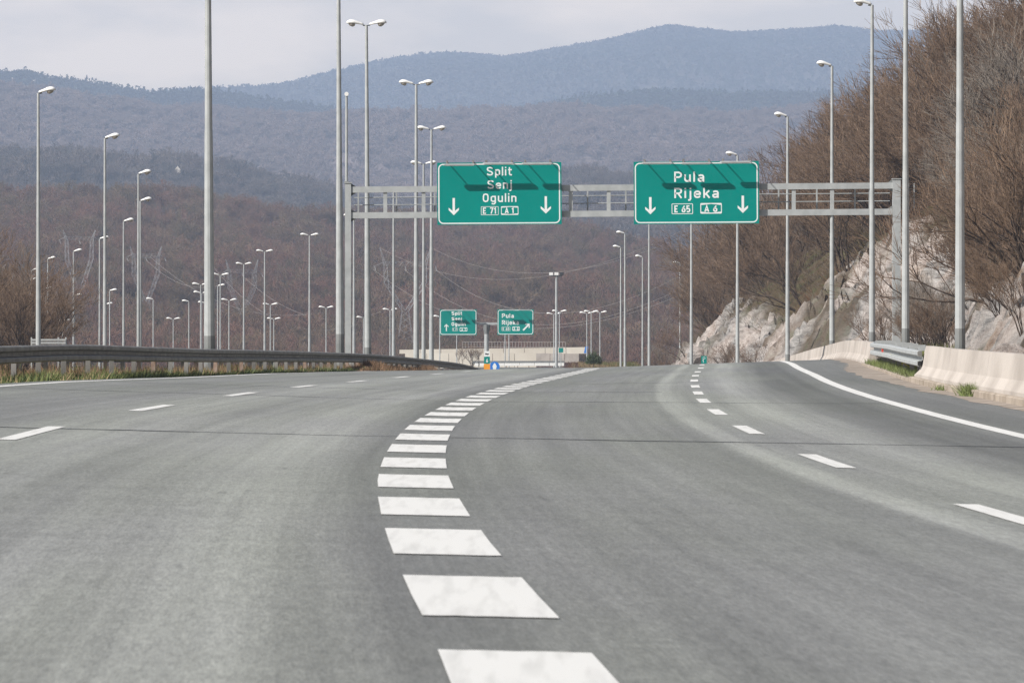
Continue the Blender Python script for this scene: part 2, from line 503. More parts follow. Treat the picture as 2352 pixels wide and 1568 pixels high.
# thin dark strips across the road
def cross_line(Dl, Dr, t0=-8, t1=6.3, wd=.10):
    nn = 40; tt = np.linspace(t0, t1, nn); base = np.linspace(Dl, Dr, nn) + fbm(tt * .9, tt * 0 + Dl, 3) * .16
    rows = []
    ww = wd * (1 + .5 * vnoise(tt * 2, tt * 0, 5))
    for s_ in (-.5, .5):
        d = base + s_ * ww
        rows.append(np.stack([Xw(d) + tt, d, rz(d, tt) + .004], -1))
    grid_obj('cross_strip', np.array(rows), M['dark_line'], road, smooth=False)
cross_line(54.8, 56.6, wd=.16)
cross_line(88, 87, wd=.16)
cross_line(104, 103, -7, 3, wd=.16)
cross_line(121, 123, -2, 6, wd=.18)

# ------------------------------------------------------------------ left: median, guardrails, second carriageway
def leftground(D):      # ground height under the rail
    return railZ(D) - .76
Dg = np.concatenate([np.arange(-28, 330, 4.0), np.arange(330, 900, 25)])
edge_t = -8.0
def lg_rows(offs):
    rows = []
    for k, (o_, z_) in enumerate(offs):
        rows.append(np.stack([railX(Dg) + o_, Dg, leftground(Dg) + z_], -1))
    return rows
TL = tleft(Dg)
E0 = np.stack([Xw(Dg) + TL, Dg, rz(Dg, TL) - .004], -1)
E1 = np.stack([np.minimum(Xw(Dg) + TL - .15, railX(Dg) + .5), Dg, np.minimum(rz(Dg, TL) - .03, leftground(Dg) + .14)], -1)
rows = [E0, E1] + lg_rows([(0, 0), (-1.2, -.05), (-2.6, -.05), (-3.3, -.12)])
verge = grid_obj('verge', np.array(rows), M['verge'])
tag(verge, 'grassy median strip under the left guardrail', kind='structure')
rows = lg_rows([(-3.3, -.11), (-7, -.10), (-11, -.10), (-15, -.12)])
road2 = grid_obj('carriageway', np.array(rows), M['asphalt_far'], uv=np.stack(np.meshgrid([0, 4, 8, 12], Dg, indexing='ij'), -1).astype(float))
tag(road2, 'opposite carriageway hidden behind the median guardrail', kind='structure')
rows = lg_rows([(-15, -.125), (-16, -.2), (-22, -.6), (-40, -.9), (-120, -1.6)])
lv = grid_obj('roadside_ground', np.array(rows), M['soil'])
tag(lv, 'rough dry grass beyond the opposite carriageway', kind='structure')

# big ground sheet
gx = np.concatenate([-np.geomspace(6400, 60, 26), np.linspace(-45, 45, 13), np.geomspace(60, 6400, 26)])
gy = np.concatenate([np.linspace(-480, 0, 6), np.arange(30, 900, 30), np.geomspace(900, 10600, 30)])
GY, GX = np.meshgrid(gy, gx, indexing='ij')
Pg = np.stack([GX, GY, Zc(np.maximum(GY, 0)) - 2.2 - np.clip(GY, 0, 400) * .004], -1)
ground = grid_obj('ground', Pg[:, ::-1], M['soil'])
tag(ground, 'brown valley ground', kind='structure')

# W-beam guardrail
WPROF = [(.02, .165), (.075, .155), (.105, .135), (.105, .070), (.085, .052), (.005, .035), (0, .0), (.005, -.035), (.085, -.052), (.105, -.070), (.105, -.135), (.075, -.155), (.02, -.165)]
def wbeam(path, side, name, mt_, parent, th=.012):
    """path: points along the rail at beam centre height; side: +1 bulges to +x"""
    rings = []
    for p in path:
        out_ = [(p[0] + side * a, p[1], p[2] + b_) for a, b_ in WPROF]
        inn = [(p[0] + side * (a - th), p[1], p[2] + b_) for a, b_ in reversed(WPROF)]
        rings.append(out_ + inn)
    return MB().loft(rings).build(name, mt_, parent)

def guardrail(label, off, side, D0, D1, group, rusty=False):
    g = empty('guardrail', (float(railX(D0)) + off, D0, float(leftground(D0))))
    tag(g, label, 'guardrail', group)
    org = np.array(g.location)
    d = D0
    def pt(D, dz): return np.array((float(railX(D)) + off, D, float(leftground(D)) + dz)) - org
    while d < D1 - .1:
        wbeam([pt(x, .60) for x in np.linspace(d, d + 3.998, 5)], side, 'rail_panel', M['steel_old'], g)
        d += 4.0
    # posts: C sections with a spacer block
    pm = {}
    for key, mm in (('a', M['steel_old']), ('b', M['rust'])):
        b = MB().box(-side*.165 - .05, -side*.165 + .05, -.03, .03, -.5, .74)
        me = b.mesh('post'); me.materials.append(mm); pm[key] = me
    sp = MB().box(-.06, .06, -.05, .05, -.10, .10).mesh('spacer'); sp.materials.append(M['steel_old'])
    d = D0 + .6
    while d < D1:
        p = pt(d, 0)
        po = mobj('post', pm['b' if (rusty and random.random() < .5) or random.random() < .12 else 'a'], None, g)
        po.location = tuple(p); po.rotation_euler = (0, random.uniform(-.03, .03), random.uniform(-.2, .2))
        so = mobj('spacer', sp, None, g); so.location = tuple(p + np.array((-side * .07, 0, .60)))
        d += 4.0
    return g
guardrail('long double-wave steel guardrail along the left edge of the road', 0.0, 1, 86, 322, 'median guardrails')
guardrail('steel guardrail facing the opposite carriageway, seen between the posts of the left one', -2.3, -1, 90, 322, 'median guardrails', True)

# grass and dry brush along the median
def blades(n, pos, h, wdt, cols, lean=.35):
    """n triangles: pos (n,3), heights h, colours (n,3)"""
    a = rng.uniform(0, 2 * np.pi, n)
    dx, dy = np.cos(a) * wdt, np.sin(a) * wdt * .3
    ln = rng.normal(0, lean, (n, 2)) * h[:, None]
    V = np.empty((n, 3, 3))
    V[:, 0] = pos + np.stack([-dx, -dy, np.zeros(n)], -1)
    V[:, 1] = pos + np.stack([dx, dy, np.zeros(n)], -1)
    V[:, 2] = pos + np.stack([ln[:, 0], ln[:, 1], h], -1)
    return V.reshape(-1, 3), np.repeat(cols, 3, 0)

def verge_grass():
    n = 80000
    D = rng.uniform(84, 260, n)
    f = rng.uniform(0, 1, n) ** 1.3
    xe = Xw(D) + tleft(D) - .10; xr = railX(D) - 2.8
    X = xe + (xr - xe) * f
    z = np.interp(X, [0], [0]) * 0
    zr = leftground(D); ze = rz(D, tleft(D)) - .02
    z = np.where(X > railX(D), zr + (ze - zr) * np.clip((X - railX(D)) / np.maximum(xe - railX(D), .2), 0, 1), zr) - .02
    cl = fbm(D * .35, X * .8, 11, 3)
    h = np.clip(.09 + .08 * cl + rng.uniform(0, .12, n), .04, .32)
    dry = np.clip(fbm(D * .12, X * .5, 23, 3) * .9 + .15 + (D - 140) / 260, 0, 1)
    green = np.array([.22, .25, .085]); dk = np.array([.06, .09, .03]); tan = np.array([.36, .27, .15])
    m = np.clip(rng.uniform(-.3, 1.1, n) , 0, 1)[:, None]
    c = green * m + dk * (1 - m)
    pick = (rng.uniform(0, 1, n) < dry * .55)[:, None]
    c = np.where(pick, tan * rng.uniform(.6, 1.2, (n, 1)), c)
    behind = X < railX(D) - .3
    h = np.where(behind & (rng.uniform(0, 1, n) < .5), h * 1.9, h)
    c = np.where((behind & (rng.uniform(0, 1, n) < .75))[:, None], np.array([.23, .145, .08]) * rng.uniform(.5, 1.3, (n, 1)), c)
    V, C = blades(n, np.stack([X, D, z], -1), h, .013, c)
    o = mobj('verge_grass', tri_mesh('verge_grass', V, C), M['grassblade'])
    tag(o, 'green and straw coloured grass growing under the left guardrail', 'grass', kind='stuff')
    n = 22000
    D = rng.uniform(192, 312, n); X = railX(D) + rng.uniform(.05, .75, n)
    cl = fbm(D * .22, X * .3, 31, 3)
    h = np.clip(.34 + .20 * cl + rng.uniform(-.12, .12, n), .08, .60) * np.clip((D - 188) / 18, .3, 1)
    c = np.array([.20, .125, .075]) * rng.uniform(.3, 1.5, (n, 1))
    V, C = blades(n, np.stack([X, D, np.minimum(leftground(D) + .08, rz(D, tleft(D)))], -1), h, .022, c, .3)
    o = mobj('dry_brush', tri_mesh('dry_brush', V, C), M['brush'])
    tag(o, 'brown dry brush in front of the far end of the left guardrail', 'brush', kind='stuff')
verge_grass()

# ------------------------------------------------------------------ right: barriers, kerb, guardrail
BT = spline([55, 84, 116, 140, 163, 200, 260, 330], [8.5, 8.3, 8.15, 8.25, 8.4, 8.6, 9.2, 10])   # lateral place of the barrier face
def rside(D, o=0.0, dz=0.0):
    t = float(BT(D)) + o
    return np.array((float(Xw(D)) + t, D, float(rz(D, min(t, 8.2))) + dz))
JERSEY = [(0, .0), (0.0, .07), (.10, .24), (.16, .64), (.30, .64), (.36, .24), (.46, .07), (.46, 0)]
def concrete_barrier(label, D0, D1, seg, base, reflectors, ends):
    org = rside(D0)
    g = empty('concrete_barrier', org); tag(g, label, 'barrier', 'concrete safety barriers on the right')
    d = D0
    while d < D1 - .1:
        e = min(d + seg, D1)
        rings = []
        for x in np.linspace(d + .02, e - .02, max(3, int((e - d) / 1.5))):
            p = rside(x, 0, base) - org
            k = 1.0
            if ends[0] and x - D0 < 1.0: k = .55 + .45 * (x - D0)
            if ends[1] and D1 - x < 1.0: k = .55 + .45 * (D1 - x)
            rings.append([(p[0] + a, p[1], p[2] + b_ * k) for a, b_ in JERSEY])
        MB().loft(rings).build('barrier_segment', M['concrete'], g)
        d = e
    for x in reflectors:
        p = rside(x, .125, base + .36) - org
        MB().add([(p[0]-.012, p[1]-.14, p[2]-.09), (p[0]-.012, p[1]+.14, p[2]-.09), (p[0]+.010, p[1]+.14, p[2]+.09), (p[0]+.010, p[1]-.14, p[2]+.09),
                  (p[0]+.05, p[1]-.14, p[2]-.09), (p[0]+.05, p[1]+.14, p[2]-.09), (p[0]+.05, p[1]+.14, p[2]+.09), (p[0]+.05, p[1]-.14, p[2]+.09)],
                 [(0,1,2,3)[::-1], (4,5,6,7), (0,4,7,3), (1,2,6,5), (0,1,5,4), (3,7,6,2)]).build('reflector', M['red'], g)
concrete_barrier('long beige concrete barrier running out of the right edge of the picture', 50, 116, 11.0, .12, [104, 84, 66], (False, True))
concrete_barrier('beige concrete barrier beyond the gap, disappearing over the crest', 162, 330, 12.0, .02, [171, 190, 212], (True, False))
kerb = empty('kerb', rside(50)); tag(kerb, 'low sandy kerb under the right barrier', kind='structure')
d = 50
while d < 160:
    e = d + random.uniform(2.2, 4.6)
    rings = []
    for x in np.linspace(d + .04, e - .04, 3):
        p = rside(x, -.10, 0) - np.array(kerb.location)
        h = .13 if x < 117 else .08
        rings.append([(p[0] + a, p[1], p[2] + b_) for a, b_ in [(0, -.05), (0, h * .85), (.03, h), (.62, h - .005), (.62, -.05)]])
    MB().loft(rings).build('kerb_stone', M['kerb'], kerb)
    d = e
# sandy dirt along the kerb and shoulder
dd = np.arange(45, 330, 2.0)
rows = []
for k, (o_, z_) in enumerate([(-.42, .004), (-.25, .012), (-.05, .02), (.1, .06), (1.6, .10), (3.2, .16)]):
    jit = .13 * vnoise(dd * .35, dd * 0 + k, 41) if k == 0 else 0
    wide = .38 * np.exp(-((dd - 138) / 22) ** 2) if k < 2 else 0
    t_ = BT(dd) + o_ + jit - wide
    rows.append(np.stack([Xw(dd) + t_, dd, rz(dd, np.minimum(t_, 8.2)) + z_], -1))
dirt = grid_obj('shoulder_dirt', np.array(rows)[::-1], M['dirt'])
tag(dirt, 'sandy dirt strip along the right kerb', kind='structure')

def right_guardrail():
    org = rside(115)
    g = empty('guardrail', org); tag(g, 'short light steel guardrail bridging the gap between the two concrete barriers', 'guardrail')
    ds = np.arange(114.6, 164, 4.0)
    bend = lambda x: .25 * math.exp(-((x - 164) / 6) ** 2)
    pts = lambda x: rside(x, .10 + bend(x), .50) - org
    for a in ds:
        wbeam([pts(x) for x in np.linspace(a, a + 3.998, 5)], -1, 'rail_panel', M['steel'], g)
    for a in np.arange(117, 164, 5.0):
        p = pts(a)
        MB().box(p[0] + .03, p[0] + .55, p[1] - .05, p[1] + .05, p[2] + .14, p[2] + .21).build('spacer', M['steel'], g)
        MB().box(p[0] + .20, p[0] + .30, p[1] - .03, p[1] + .03, -.3 + p[2] - .5, p[2] + .14).build('post', M['steel_old'], g)
    p = pts(140)
    MB().box(p[0] - .10, p[0] - .06, p[1] - .06, p[1] + .06, p[2] - .03, p[2] + .05).build('reflector', M['red'], g)
right_guardrail()

# ------------------------------------------------------------------ right hillside with cut rock
def cells(a, b_, seed):
    """cellular noise: (random value of the cell, second minus first distance, local offsets)"""
    ai = np.floor(a).astype(np.int64); bi = np.floor(b_).astype(np.int64)
    f1 = np.full(a.shape, 9.0); f2 = np.full(a.shape, 9.0); rid = np.zeros(a.shape); rt = np.zeros(a.shape); oa = np.zeros(a.shape); ob = np.zeros(a.shape)
    def h(i, j, k):
        n = (i * 374761393 + j * 668265263 + (seed * 7 + k) * 1442695041) & 0x7fffffff
        n = ((n ^ (n >> 13)) * 1274126177) & 0x7fffffff
        return ((n ^ (n >> 16)) & 0xffff) / 65535.0
    for di in (-1, 0, 1):
        for dj in (-1, 0, 1):
            ci, cj = ai + di, bi + dj
            pa = ci + h(ci, cj, 1); pb = cj + h(ci, cj, 2)
            d = np.hypot(a - pa, b_ - pb)
            near = d < f1
            f2 = np.where(near, f1, np.minimum(f2, d)); f1 = np.where(near, d, f1)
            rid = np.where(near, h(ci, cj, 3), rid); rt = np.where(near, h(ci, cj, 4), rt)
            oa = np.where(near, a - pa, oa); ob = np.where(near, b_ - pb, ob)
    return rid, f2 - f1, rt, oa, ob
XL = spline([40, 60, 118, 154, 189, 225, 260, 294, 330, 365, 400, 436, 470, 505, 560, 640],
            [8.6, 8.4, 9.3, 10.6, 11.9, 12.6, 12.6, 11.65, 10.4, 8.8, 7.95, 8.3, 10.75, 14.8, 22, 34])
rec = spline([40, 100, 125, 146, 166, 176, 188, 205, 262, 290, 306, 313, 326, 356, 376, 384, 394, 418, 436, 443, 456, 520, 640],
             [2.5, 2.3, 1.7, 1.3, 1.0, .9, 2.4, 4.6, 4.9, 3.0, 1.1, 1.3, 3.0, 2.8, 1.0, 1.2, 3.0, 2.8, 1.4, 1.5, 3.2, 3.5, 4])
rockw = spline([40, 120, 170, 200, 250, 300, 330, 350, 382, 400, 438, 460, 640], [5.5, 6.0, 6.6, 2.8, 3.2, 7.0, 5.4, 3.6, 4.4, 3.0, 3.8, 2.4, 2])
gR = lambda D: rz(D, 8.0 + 0 * np.asarray(D)) + .12
def toe(D): return XL(D) + 1.2 + rec(D)
def hill_z(D, u, rough=True):
    D = np.asarray(D, float); u = np.asarray(u, float)
    rw = rockw(D)
    ub = u + (.9 * fbm(D * .13, u * .10, 51, 4) * np.clip(u / 2, 0, 1) if rough else 0)
    up = np.maximum(ub, 0)
    z = np.minimum(up, rw) * 1.08 + np.clip(up - rw, 0, 18) * .80 + np.clip(up - rw - 18, 0, 40) * .45
    if rough:
        k = np.clip(u / 1.5, 0, 1) * np.clip((rw + 2 - u) / 2, .15, 1)
        st = np.abs(vnoise(D * .35 + u * 1.6, u * .5 - D * .2, 73)) + .5 * np.abs(vnoise(D * .9 + u * 3.4, u * 1.2, 74))
        z = z + k * (.40 * fbm(D * .55, u * .9, 61, 4) + .34 * st + .22 * np.abs(vnoise(D * 1.5, u * 2.3, 71)) + .13 * vnoise(D * 3.1, u * 4.0, 72))
        if np.ndim(D) == 2:
            for sc_, am, sd_ in ((.55, .42, 501), (1.3, .38, 502), (3.2, .18, 503)):
                r_, e_, t2_, oa_, ob_ = cells(D * sc_ * .42 + u * sc_ * .35, u * sc_ * .9 - D * sc_ * .12, sd_)
                z = z + k * am * ((r_ - .5) * .8 + (t2_ - .5) * ob_ * 1.4 + (r_ - .5) * oa_ * .4 - .45 * np.clip(.12 - e_, 0, 1) / .12)
    return gR(D) + np.minimum(np.maximum(u + .8, -.8) * .35, .12) + z
Dh = np.concatenate([np.arange(40, 120, 2.0), np.arange(120, 480, .55), np.arange(480, 640, 3)])
uh = np.concatenate([[-1.6, -1.0, -.5, -.2], np.arange(0, 9.5, .13), np.arange(9.6, 20, .9), np.arange(20.5, 90, 4)])
A, B = np.meshgrid(Dh, uh, indexing='ij')
bx = toe(A) + B + .35 * fbm(A * .4, B * .5, 81, 3) * np.clip(B, 0, 1)
Ph = np.stack([bx, A, hill_z(A, B)], -1)
rw_ = rockw(A)
soil = np.clip((B - rw_ + .9 * fbm(A * .25, B * .3, 91, 4)) / .8 + .5, 0, 1)
soil = np.maximum(soil, np.clip(fbm(A * .16, B * .22, 95, 4) * 1.7 - .62, 0, .85))
soil = np.maximum(soil, np.clip((.1 - B) / .4, 0, 1))
hillside = grid_obj('rock_slope', Ph[:, ::-1], M['rock'], attr={'soil': soil[:, ::-1]}, smooth=False)
tag(hillside, 'pale pinkish cut rock slope under bare thicket on the right', kind='structure')

# loose boulders at the toe
def boulder(label, c, r, seed):
    b = MB(); rs = np.random.default_rng(seed)
    import bmesh
    bm = bmesh.new(); bmesh.ops.create_icosphere(bm, subdivisions=3, radius=1.0)
    nd = rs.normal(size=(14, 3)); nd /= np.linalg.norm(nd, axis=1)[:, None]; lim = rs.uniform(.62, .9, 14)
    for v in bm.verts:
        p = np.array(v.co); 
        for q, l_ in zip(nd, lim):
            dd_ = p @ q
            if dd_ > l_: p = p - q * (dd_ - l_)
        p = p + .04 * fbm(np.array([p[0] * 4]), np.array([p[1] * 4 + p[2] * 3]), seed)[0]
        v.co = p * np.array(r)
    me = bpy.data.meshes.new('boulder'); bm.to_mesh(me); bm.free()
    a_ = me.attributes.new('soil', 'FLOAT', 'POINT')
    o = mobj('boulder', me, M['rock']); o.location = tuple(c); o.rotation_euler = (0, 0, seed)
    tag(o, label, 'boulder', 'boulders at the foot of the cutting')
for lab, x, y, D, r, sd_ in [('pale rounded boulder behind the near barrier at the right edge', 2325, 832, 124, (.55, .6, .55), 3),
                             ('pale boulder at the foot of the second rock spur, nearest the lamp post', 1600, 822, 360, (.62, .7, .75), 5),
                             ('beige boulder lying in the gully between the two far rock spurs', 1582, 832, 372, (.6, .7, .42), 9)]:
    boulder(lab, at(x, y, D), r, sd_)

# ------------------------------------------------------------------ bare trees
def branch_tree(seed, H=7.0, nmain=5, depth=4, spread=.55, lean=(0, 0)):
    """returns two lists of segments (p0,p1,r0,r1): boughs and twigs"""
    rs = random.Random(seed)
    big, small = [], []
    def grow(p, d, ln, r, lev):
        nseg = 3 if lev < 3 else 2
        q = p
        dirs = d
        pts = [p]
        for k in range(nseg):
            dirs = (dirs + Vector((rs.gauss(0, .13), rs.gauss(0, .13), rs.gauss(.05, .08)))).normalized()
            q2 = q + dirs * ln / nseg
            r2 = r * (1 - .22 * (k + 1) / nseg * (1.5 if lev else 1))
            (big if r > .022 else small).append((q, q2, r * (1 - .22 * k / nseg), r2))
            q = q2; pts.append(q)
        if lev >= depth: return
        nch = rs.choice([3, 4, 4]) if lev < 2 else rs.choice([4, 5])
        for c in range(nch):
            a = rs.uniform(0, 2 * math.pi)
            s = rs.uniform(.25, spread + .12 * lev)
            side = Vector((math.cos(a), math.sin(a), rs.uniform(-.1, .35)))
            nd = (dirs + side * s).normalized()
            base = pts[-1] if c < 2 else pts[rs.randint(1, len(pts) - 1)]
            grow(base, nd, ln * rs.uniform(.52, .80), r * rs.uniform(.42, .60), lev + 1)
    for k in range(nmain):
        a = 2 * math.pi * (k + rs.random() * .7) / nmain
        d = Vector((math.cos(a) * rs.uniform(.1, .5), math.sin(a) * rs.uniform(.1, .5), 1)).normalized()
        grow(Vector((math.cos(a) * .12, math.sin(a) * .12, -.4)), d, H * rs.uniform(.30, .42), H * rs.uniform(.0075, .0135), 0)
    return big, small

def seg_mesh(name, segs, m, rmin=.0):
    P0 = np.array([s[0] for s in segs]); P1 = np.array([s[1] for s in segs])
    r0 = np.maximum(np.array([s[2] for s in segs]), rmin); r1 = np.maximum(np.array([s[3] for s in segs]), rmin * .6)
    d = P1 - P0; d /= np.maximum(np.linalg.norm(d, axis=1), 1e-6)[:, None]
    up = np.where(np.abs(d[:, 2:3]) < .9, np.array([[0, 0, 1.0]]), np.array([[0, 1.0, 0]]))
    a = np.cross(d, up); a /= np.linalg.norm(a, axis=1)[:, None]; c = np.cross(a, d)
    n = len(segs); V = np.empty((n, 6, 3))
    for k in range(3):
        t = 2 * math.pi * k / 3
        o_ = a * math.cos(t) + c * math.sin(t)
        V[:, k] = P0 + o_ * r0[:, None]; V[:, 3 + k] = P1 + o_ * r1[:, None]
    idx = np.arange(n)[:, None] * 6
    q = np.concatenate([idx + np.array([[k, (k+1) % 3, 3 + (k+1) % 3, 3 + k]]) for k in range(3)], 0)
    me = bpy.data.meshes.new(name)
    me.vertices.add(n * 6); me.vertices.foreach_set('co', V.reshape(-1).astype(np.float32))
    me.loops.add(q.size); me.loops.foreach_set('vertex_index', q.reshape(-1).astype(np.int32))
    me.polygons.add(len(q)); me.polygons.foreach_set('loop_start', np.arange(0, q.size, 4, dtype=np.int32))
    me.update(calc_edges=True)
    me.materials.append(m)
    return me

TREES = []
for k in range(8):
    bg_, sm_ = branch_tree(100 + k, H=8.0, nmain=[3, 4, 5, 4, 3, 6, 4, 5][k], depth=4, spread=[.5, .6, .7, .45, .55, .65, .6, .5][k])
    TREES.append((seg_mesh('boughs', bg_, M['bark']), seg_mesh('twigs', sm_, M['twig_grey'] if k in (2,) else M['twig'], .0105)))

def plant_tree(name, label, cat, group, loc, s, lean, rz_, v):
    e = empty(name, loc)
    e.scale = (s, s, s)
    e.rotation_euler = (Matrix.Rotation(lean[0], 3, 'Y') @ Matrix.Rotation(lean[1], 3, 'X') @ Matrix.Rotation(rz_, 3, 'Z')).to_euler()
    tag(e, label, cat, group)
    mobj('boughs', TREES[v][0], None, e); mobj('twigs', TREES[v][1], None, e)
    return e
ntree = 0
spots = [(2300, 'at the right picture edge'), (2130, 'right of the gantry post'), (1960, 'left of the gantry post'),
         (1800, 'behind the gantry beams'), (1660, 'behind the right overhead sign'), (0, 'at its far end')]
while ntree < 290:
    D = random.choice([random.uniform(135, 240), random.uniform(200, 340), random.uniform(300, 520)])
    rw = float(rockw(D))
    u = rw + .3 + 17 * random.random() ** 1.15 - (2.2 if random.random() < .12 else 0)
    X = float(toe(D)) + u
    px = 1176 + X / D * F
    if px > 2480: continue
    ntree += 1
    s = random.uniform(.62, 1.15) * (.8 if u < rw + 2 else 1.0)
    z = float(hill_z(D, u)) - .05
    v = random.randrange(8)
    where = next(t for p_, t in spots if px > p_)
    look = ('pale grey' if v == 2 else 'brown') + (' tall' if s > .95 else ' low' if s < .72 else '')
    plant_tree('bare_tree', f'leafless {look} tree of the right thicket, {where}', 'tree', 'trees of the right-hand thicket',
               (X, D, z), s, (-random.uniform(.15, .65), random.uniform(-.15, .2)), random.uniform(0, 6.28), v)
# shrubs rooted in the rock faces
shr = [(2105 + 13 * q_, 500 + 26 * ((q_ * 5) % 9), 205 + 7 * q_, .22 + .04 * (q_ % 4)) for q_ in range(8)] + [(1690, 800, 330, .30), (1665, 815, 336, .25), (1545, 806, 405, .38), (1530, 800, 430, .42), (1575, 775, 380, .4), (1745, 806, 318, .26),
       (2130, 720, 215, .34), (2150, 660, 225, .42), (2105, 610, 230, .45), (2160, 590, 220, .45), (2300, 690, 165, .24), (2330, 660, 160, .3), (2345, 720, 150, .24), (2175, 740, 196, .28), (2040, 740, 250, .35), (2020, 690, 262, .38)]
for k, (x, y, D, s) in enumerate(shr):
    p = at(x, y, D); u = p[0] - float(toe(D)); z = float(hill_z(D, max(u, .1))) - .05
    plant_tree('rock_shrub', 'small leafless shrub rooted in the bare rock of the cutting', 'shrub', 'shrubs in the rock face', (p[0], D, z), s, (-random.uniform(.1, .5), 0), random.uniform(0, 6.28), random.randrange(8))

def undergrowth():
    n = 170000
    D = rng.uniform(120, 540, n); rw = rockw(D); u = rw - .8 + rng.uniform(0, 1, n) ** 1.2 * 22
    clump = fbm(D * .2, u * .25, 141, 3)
    keep = rng.uniform(-.9, .9, n) < clump + .3
    D, u = D[keep], u[keep]; n = len(D)
    X = toe(D) + u; z = hill_z(D, u, True) - .05
    h = np.clip(rng.gamma(3, .30, n), .25, 2.4)
    base = np.array([.135, .098, .066]); red = np.array([.17, .088, .052]); olive = np.array([.13, .115, .055]); grey = np.array([.22, .185, .155])
    sel = fbm(D * .07, u * .15, 151, 3)
    c = np.where((sel > .45)[:, None], olive, np.where((sel < -.45)[:, None], red, base)) * rng.uniform(.55, 1.35, (n, 1))
    c = np.where((rng.uniform(0, 1, n) < .15)[:, None], grey * rng.uniform(.7, 1.2, (n, 1)), c)
    a = rng.uniform(0, 2 * np.pi, n); wdt = rng.uniform(.006, .014, n)
    pos = np.stack([X, D, z], -1)
    V = np.empty((n, 3, 3))
    V[:, 0] = pos + np.stack([-wdt, 0 * wdt, 0 * wdt], -1); V[:, 1] = pos + np.stack([wdt, 0 * wdt, .3 * wdt], -1)
    V[:, 2] = pos + np.stack([rng.normal(-.5, .6, n) * h, rng.normal(0, .5, n) * h, h * rng.uniform(.4, 1, n)], -1)
    o = mobj('undergrowth', tri_mesh('undergrowth', V.reshape(-1, 3), np.repeat(c, 3, 0)), M['brush'])
    tag(o, 'dense dry undergrowth among the trees of the right slope', 'undergrowth', kind='stuff')
    # green weeds and yellow flowers behind the barrier
    n = 20000
    D = rng.uniform(100, 165, n); X = Xw(D) + BT(D) + rng.uniform(.5, 1.0 + 2.2 * rng.uniform(0, 1, n), n)
    X = np.minimum(X, toe(D) + .5)
    z = rz(D, np.full(n, 8.0)) + .10
    keep = fbm(D * .3, X * .8, 161, 3) > -.45; D, X, z = D[keep], X[keep], z[keep]; n = len(D)
    h = np.clip(.26 + .22 * fbm(D * .3, X, 171, 3) + rng.uniform(-.08, .12, n), .06, .7)
    c = np.array([.19, .21, .06]) * rng.uniform(.4, 1.3, (n, 1))
    c = np.where((rng.uniform(0, 1, n) < .03)[:, None], np.array([.75, .55, .03]), c)
    V, C = blades(n, np.stack([X, D, z], -1), h, .016, c, .45)
    o = mobj('roadside_weeds', tri_mesh('roadside_weeds', V, C), M['grassblade'])
    tag(o, 'green weeds with yellow flowers behind the near barrier', 'weeds', kind='stuff')
    # tuft at the kerb and grass under the short guardrail
    n = 5200
    D = np.concatenate([rng.normal(95.0, .35, 500), rng.normal(103, .5, 120), rng.uniform(116, 160, n - 620)])
    off = np.concatenate([rng.normal(-.14, .06, 500), rng.normal(-.1, .06, 120), rng.uniform(-.05, .6, n - 620)])
    X = Xw(D) + BT(D) + off; z = rz(D, np.full(n, 8.0)) + .02
    h = np.concatenate([rng.uniform(.08, .26, 500), rng.uniform(.04, .13, 120), rng.uniform(.06, .26, n - 620)])
    c = np.array([.17, .21, .07]) * rng.uniform(.4, 1.3, (n, 1))
    V, C = blades(n, np.stack([X, D, z], -1), h, .008, c, .45)
    o = mobj('kerb_weeds', tri_mesh('kerb_weeds', V, C), M['grassblade'])
    tag(o, 'green tufts growing out of the kerb joints on the right', 'weeds', kind='stuff')
undergrowth()

# ------------------------------------------------------------------ left bank with trees
def lbank(D, v):
    return -3.2 - (np.asarray(D) - 300) * .010 + np.clip(v, 0, 9) * .62 + np.clip(v - 9, 0, 30) * .35 + .35 * fbm(np.asarray(D) * .2, v * .3, 201, 3)
Db = np.arange(262, 620, 4.0); vb = np.concatenate([[-4], np.arange(0, 14, .8), np.arange(15, 60, 4)])
def bx_(D): return -.0800 * D
A, B = np.meshgrid(Db, vb, indexing='ij')
ramp_ = np.clip((A - 262) / 18, 0, 1)
Pb = np.stack([bx_(A) - B, A, np.where(B < 0, -4.5, lbank(A, B) * ramp_ + (1 - ramp_) * -3.5)], -1)
bank = grid_obj('embankment', Pb, M['soil']); tag(bank, 'dry grass bank at the left edge beyond the opposite carriageway', kind='structure')
for k in range(46):
    D = random.choice([random.uniform(285, 340), random.uniform(300, 420)]); v = 1.2 + 7 * random.random()
    plant_tree('bare_tree', 'leafless brown tree on the grassy bank at the left edge', 'tree', 'trees of the left bank', (float(bx_(D)) - v, D, float(lbank(D, v)) - .1), random.uniform(.5, .9), (random.uniform(-.1, .3), 0), random.uniform(0, 6.28), random.randrange(8))
def bank_grass():
    n = 26000
    D = rng.uniform(264, 430, n); v = rng.uniform(-.5, 11, n)
    h = np.clip(rng.gamma(3, .16, n), .15, 1.1)
    c = np.where((fbm(D * .1, v * .4, 211, 3) > .1)[:, None], np.array([.30, .21, .11]), np.array([.16, .11, .06])) * rng.uniform(.5, 1.25, (n, 1))
    rp_ = np.clip((D - 262) / 18, 0, 1)
    V, C = blades(n, np.stack([bx_(D) - v, D, lbank(D, v) * rp_ + (1 - rp_) * -3.5 - .05], -1), h, .035, c, .4)
    o = mobj('bank_grass', tri_mesh('bank_grass', V, C), M['brush'])
    tag(o, 'straw and rust coloured grass on the left bank', 'grass', kind='stuff')
bank_grass()

